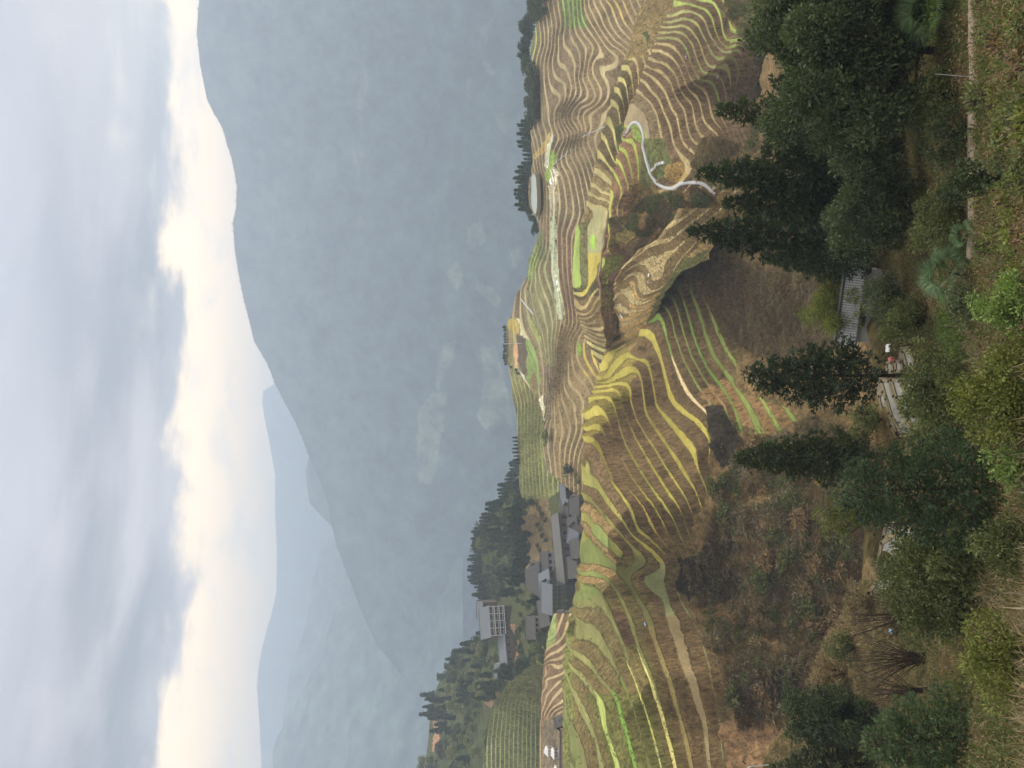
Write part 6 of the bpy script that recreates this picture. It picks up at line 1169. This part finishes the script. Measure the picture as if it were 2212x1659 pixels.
# crouching farmer in the terraces
SK = simple_mat('skin', (.38,.24,.17), .6); SH = simple_mat('light_blue_jacket', (.35,.5,.62), .8); TR = simple_mat('dark_trousers', (.04,.04,.045), .9); HR = simple_mat('black_hair', (.02,.018,.016), .7)
def skinned(name, verts, edges, radii, mat, loc, root=0):
    me = bpy.data.meshes.new(name); me.from_pydata(verts, edges, []); o = bpy.data.objects.new(name, me); COL.objects.link(o); o.location = loc
    md = o.modifiers.new('skin', 'SKIN'); sv = me.skin_vertices[0].data if me.skin_vertices else None
    if sv is None:
        bm_ = None
    for i, rr in enumerate(radii): me.skin_vertices[0].data[i].radius = (rr, rr)
    me.skin_vertices[0].data[root].use_root = True; o.modifiers.new('sub', 'SUBSURF').levels = 1; o.modifiers['sub'].render_levels = 1; me.materials.append(mat); return o
def pole(label, P, h, name='pole', cat='pole', r=.05, lean=(0, 0), mat=WHM):
    m = MB(); m.tube([(0, 0, -.4), (lean[0] * h, lean[1] * h, h)], [r, r * .8], 6); o = m.build(name, mat); o.location = tuple(P); return tag(o, label, cat)
def sheet(label, P, w, h, mat, name='tarp', cat='tarp', seed=1):
    r = random.Random(seed); m = MB(); n = 5; vs_ = [(x / n * w - w / 2 + r.uniform(-.05, .05), y / n * h - h / 2 + r.uniform(-.05, .05), .15 + r.uniform(0, .3)) for y in range(n + 1) for x in range(n + 1)]
    m.add(vs_, [(y * 6 + x, y * 6 + x + 1, (y + 1) * 6 + x + 1, (y + 1) * 6 + x) for y in range(n) for x in range(n)]); m.add([(x, y, z - .12) for x, y, z in vs_], [(y * 6 + x, (y + 1) * 6 + x, (y + 1) * 6 + x + 1, y * 6 + x + 1) for y in range(n) for x in range(n)])
    m.v = [(x * .62, y * .62, z * .7) for x, y, z in m.v]
    o = m.build(name, mat); o.location = tuple(P); return tag(o, label, cat)
BLU = simple_mat('blue_plastic', (.25,.45,.6), .5); WHP = simple_mat('white_sheet', (.75,.75,.73), .6, .08)
for lab, pt, w_, h_, sd_ in [('larger white sheet on the tan stubble hill', Q5([(2080,860)])[0], 1.3, 1.0, 1), ('narrow white sheet beside the larger one on the tan hill', Q5([(2055,960)])[0], .9, .4, 2), ('white sheet near the left edge of the tan hill', Q5([(1680,1470)])[0], 1.2, .9, 3), ('white strip next to the left white sheet of the tan hill', Q5([(1665,1445)])[0], 1.3, .4, 4), ('white sheet at the left rim of the tan hill by the green rim', Q5([(1640,1290)])[0], 1.0, .7, 5), ('small white strip in the middle of the tan hill', Q5([(1742,1128)])[0], .8, .4, 6)]:
    sheet(lab, B.at(*pt) + np.array([0, 0, .3]), w_, h_, WHP, seed=sd_)
sheet('crumpled blue and white bag in the lower terraces', A.at(*Q8([(915,160)])[0]) + np.array([0, 0, .4]), 1.9, 1.0, BLU, 'bag', 'bag', 7)
sheet('tiny blue plastic object on the brown spur', C.at(*Q2([(1162,912)])[0]) + np.array([0, 0, .3]), .8, .7, BLU, 'bag', 'bag', 8)
sheet('light blue plastic scrap behind the bare twig shrubs', FG.at(*K3([(1437,750)])[0]) + np.array([0, 0, .3]), .5, .3, BLU, 'scrap', 'scrap', 9)
sheet('white sheet lying beside the flooded plots', FG.at(*K2([(1378,615)])[0]) + np.array([0, 0, .6]), 1.0, .8, WHP, 'sheet', 'sheet', 10)
sheet('pale heap of scrap on the brown spur terrace', C.at(*Q1([(1110,830)])[0]) + np.array([0, 0, .4]), 1.4, 1.0, simple_mat('grey_scrap', (.4,.4,.45), .6, .5, 6), 'scrap', 'scrap', 11)
sheet('grey ash heap on the green edged spur terrace', C.at(*Q1([(1600,1100)])[0]) + np.array([0, 0, .3]), 2.0, .9, simple_mat('ash', (.3,.3,.31), .9, .4, 6), 'ash_heap', 'ash heap', 12)
P = FG.at(*K2([(1407,687)])[0]); bpy_m = MB(); n_ = 10
vs_ = [(0, 0, .32)] + [(.22 * math.cos(a * .628) * k, .22 * math.sin(a * .628) * k, z) for k, z in ((.6, .3), (1, .12), (.8, -.05)) for a in range(10)]
bpy_m.add(vs_, [(0, 1 + i, 1 + (i + 1) % 10) for i in range(10)] + [(1 + k * 10 + i, 11 + k * 10 + i, 11 + k * 10 + (i + 1) % 10, 1 + k * 10 + (i + 1) % 10) for k in range(2) for i in range(10)])
o = bpy_m.build('bucket', simple_mat('pink_plastic', (.6,.18,.16), .5), smooth=True); o.location = tuple(P + np.array([0, 0, .75])); tag(o, 'small pink bucket between the flooded plots', 'bucket')
pole('thin pale pole leaning by the scrap heap on the spur', C.at(*Q1([(1160,885)])[0]), 3.0, lean=(-.6, .3))
pole('thin dark pole upright beside the big fan palm path', FG.at(*K1([(1850,500)])[0]), 1.75, r=.018)
pole('short weathered stake with pale cap right of the centre palm', FG.at(*K2([(1720,300)])[0]), 1.1, 'stake', 'stake', .022, (0, 0), TWIG)
pole('longer dark stake standing in the fresh green plot', FG.at(*K2([(1860,490)])[0]), 1.7, 'stake', 'stake', .025, (.05, 0), TWIG)
pole('pale post with a cap below the fir clump', FG.at(*K1([(1505,1105)])[0]), 1.1, 'post', 'post', .03)
pole('second pale post just below the capped one', FG.at(*K1([(1520,1125)])[0]), .9, 'post', 'post', .03)
P = FG.at(*K3([(690,1560)])[0]); m = MB(); m.tube([(0, 0, 0), (0, 0, 2.6), (-.25, 0, 3.0), (-.8, 0, 3.15), (-1.2, 0, 2.9)], [.05] * 5, 6); o = m.build('bent_pipe', WHM); o.location = tuple(P); tag(o, 'white bent pipe rising at the far left of the slope', 'pipe')
# street lamps of the village: one beyond the terraces, one by the bushes
def lamp(label, P, h):
    root = thing_at('street_lamp', label, 'street lamp', P); m = MB(); m.tube([(0, 0, -.5), (0, 0, h)], [.12, .08], 6); m.build('post', WHM, root); m = MB(); m.tube([(0, 0, h), (.9, 0, h + .5)], [.06, .05], 5); m.build('arm', WHM, root); m = MB(); m.box(.7, 1.6, -.16, .16, h + .42, h + .56); m.build('lamp_head', WHM, root)
lamp('white street lamp among the dark bushes above the small roof', V1.at(1176, 1061), 7.0)
lamp('pale street lamp standing free on the slope behind the small summit', at_dist(1125, 742, 330), 8.0)
for i, (x, y) in enumerate([(480, 80), (150, 40)][:1]): pass
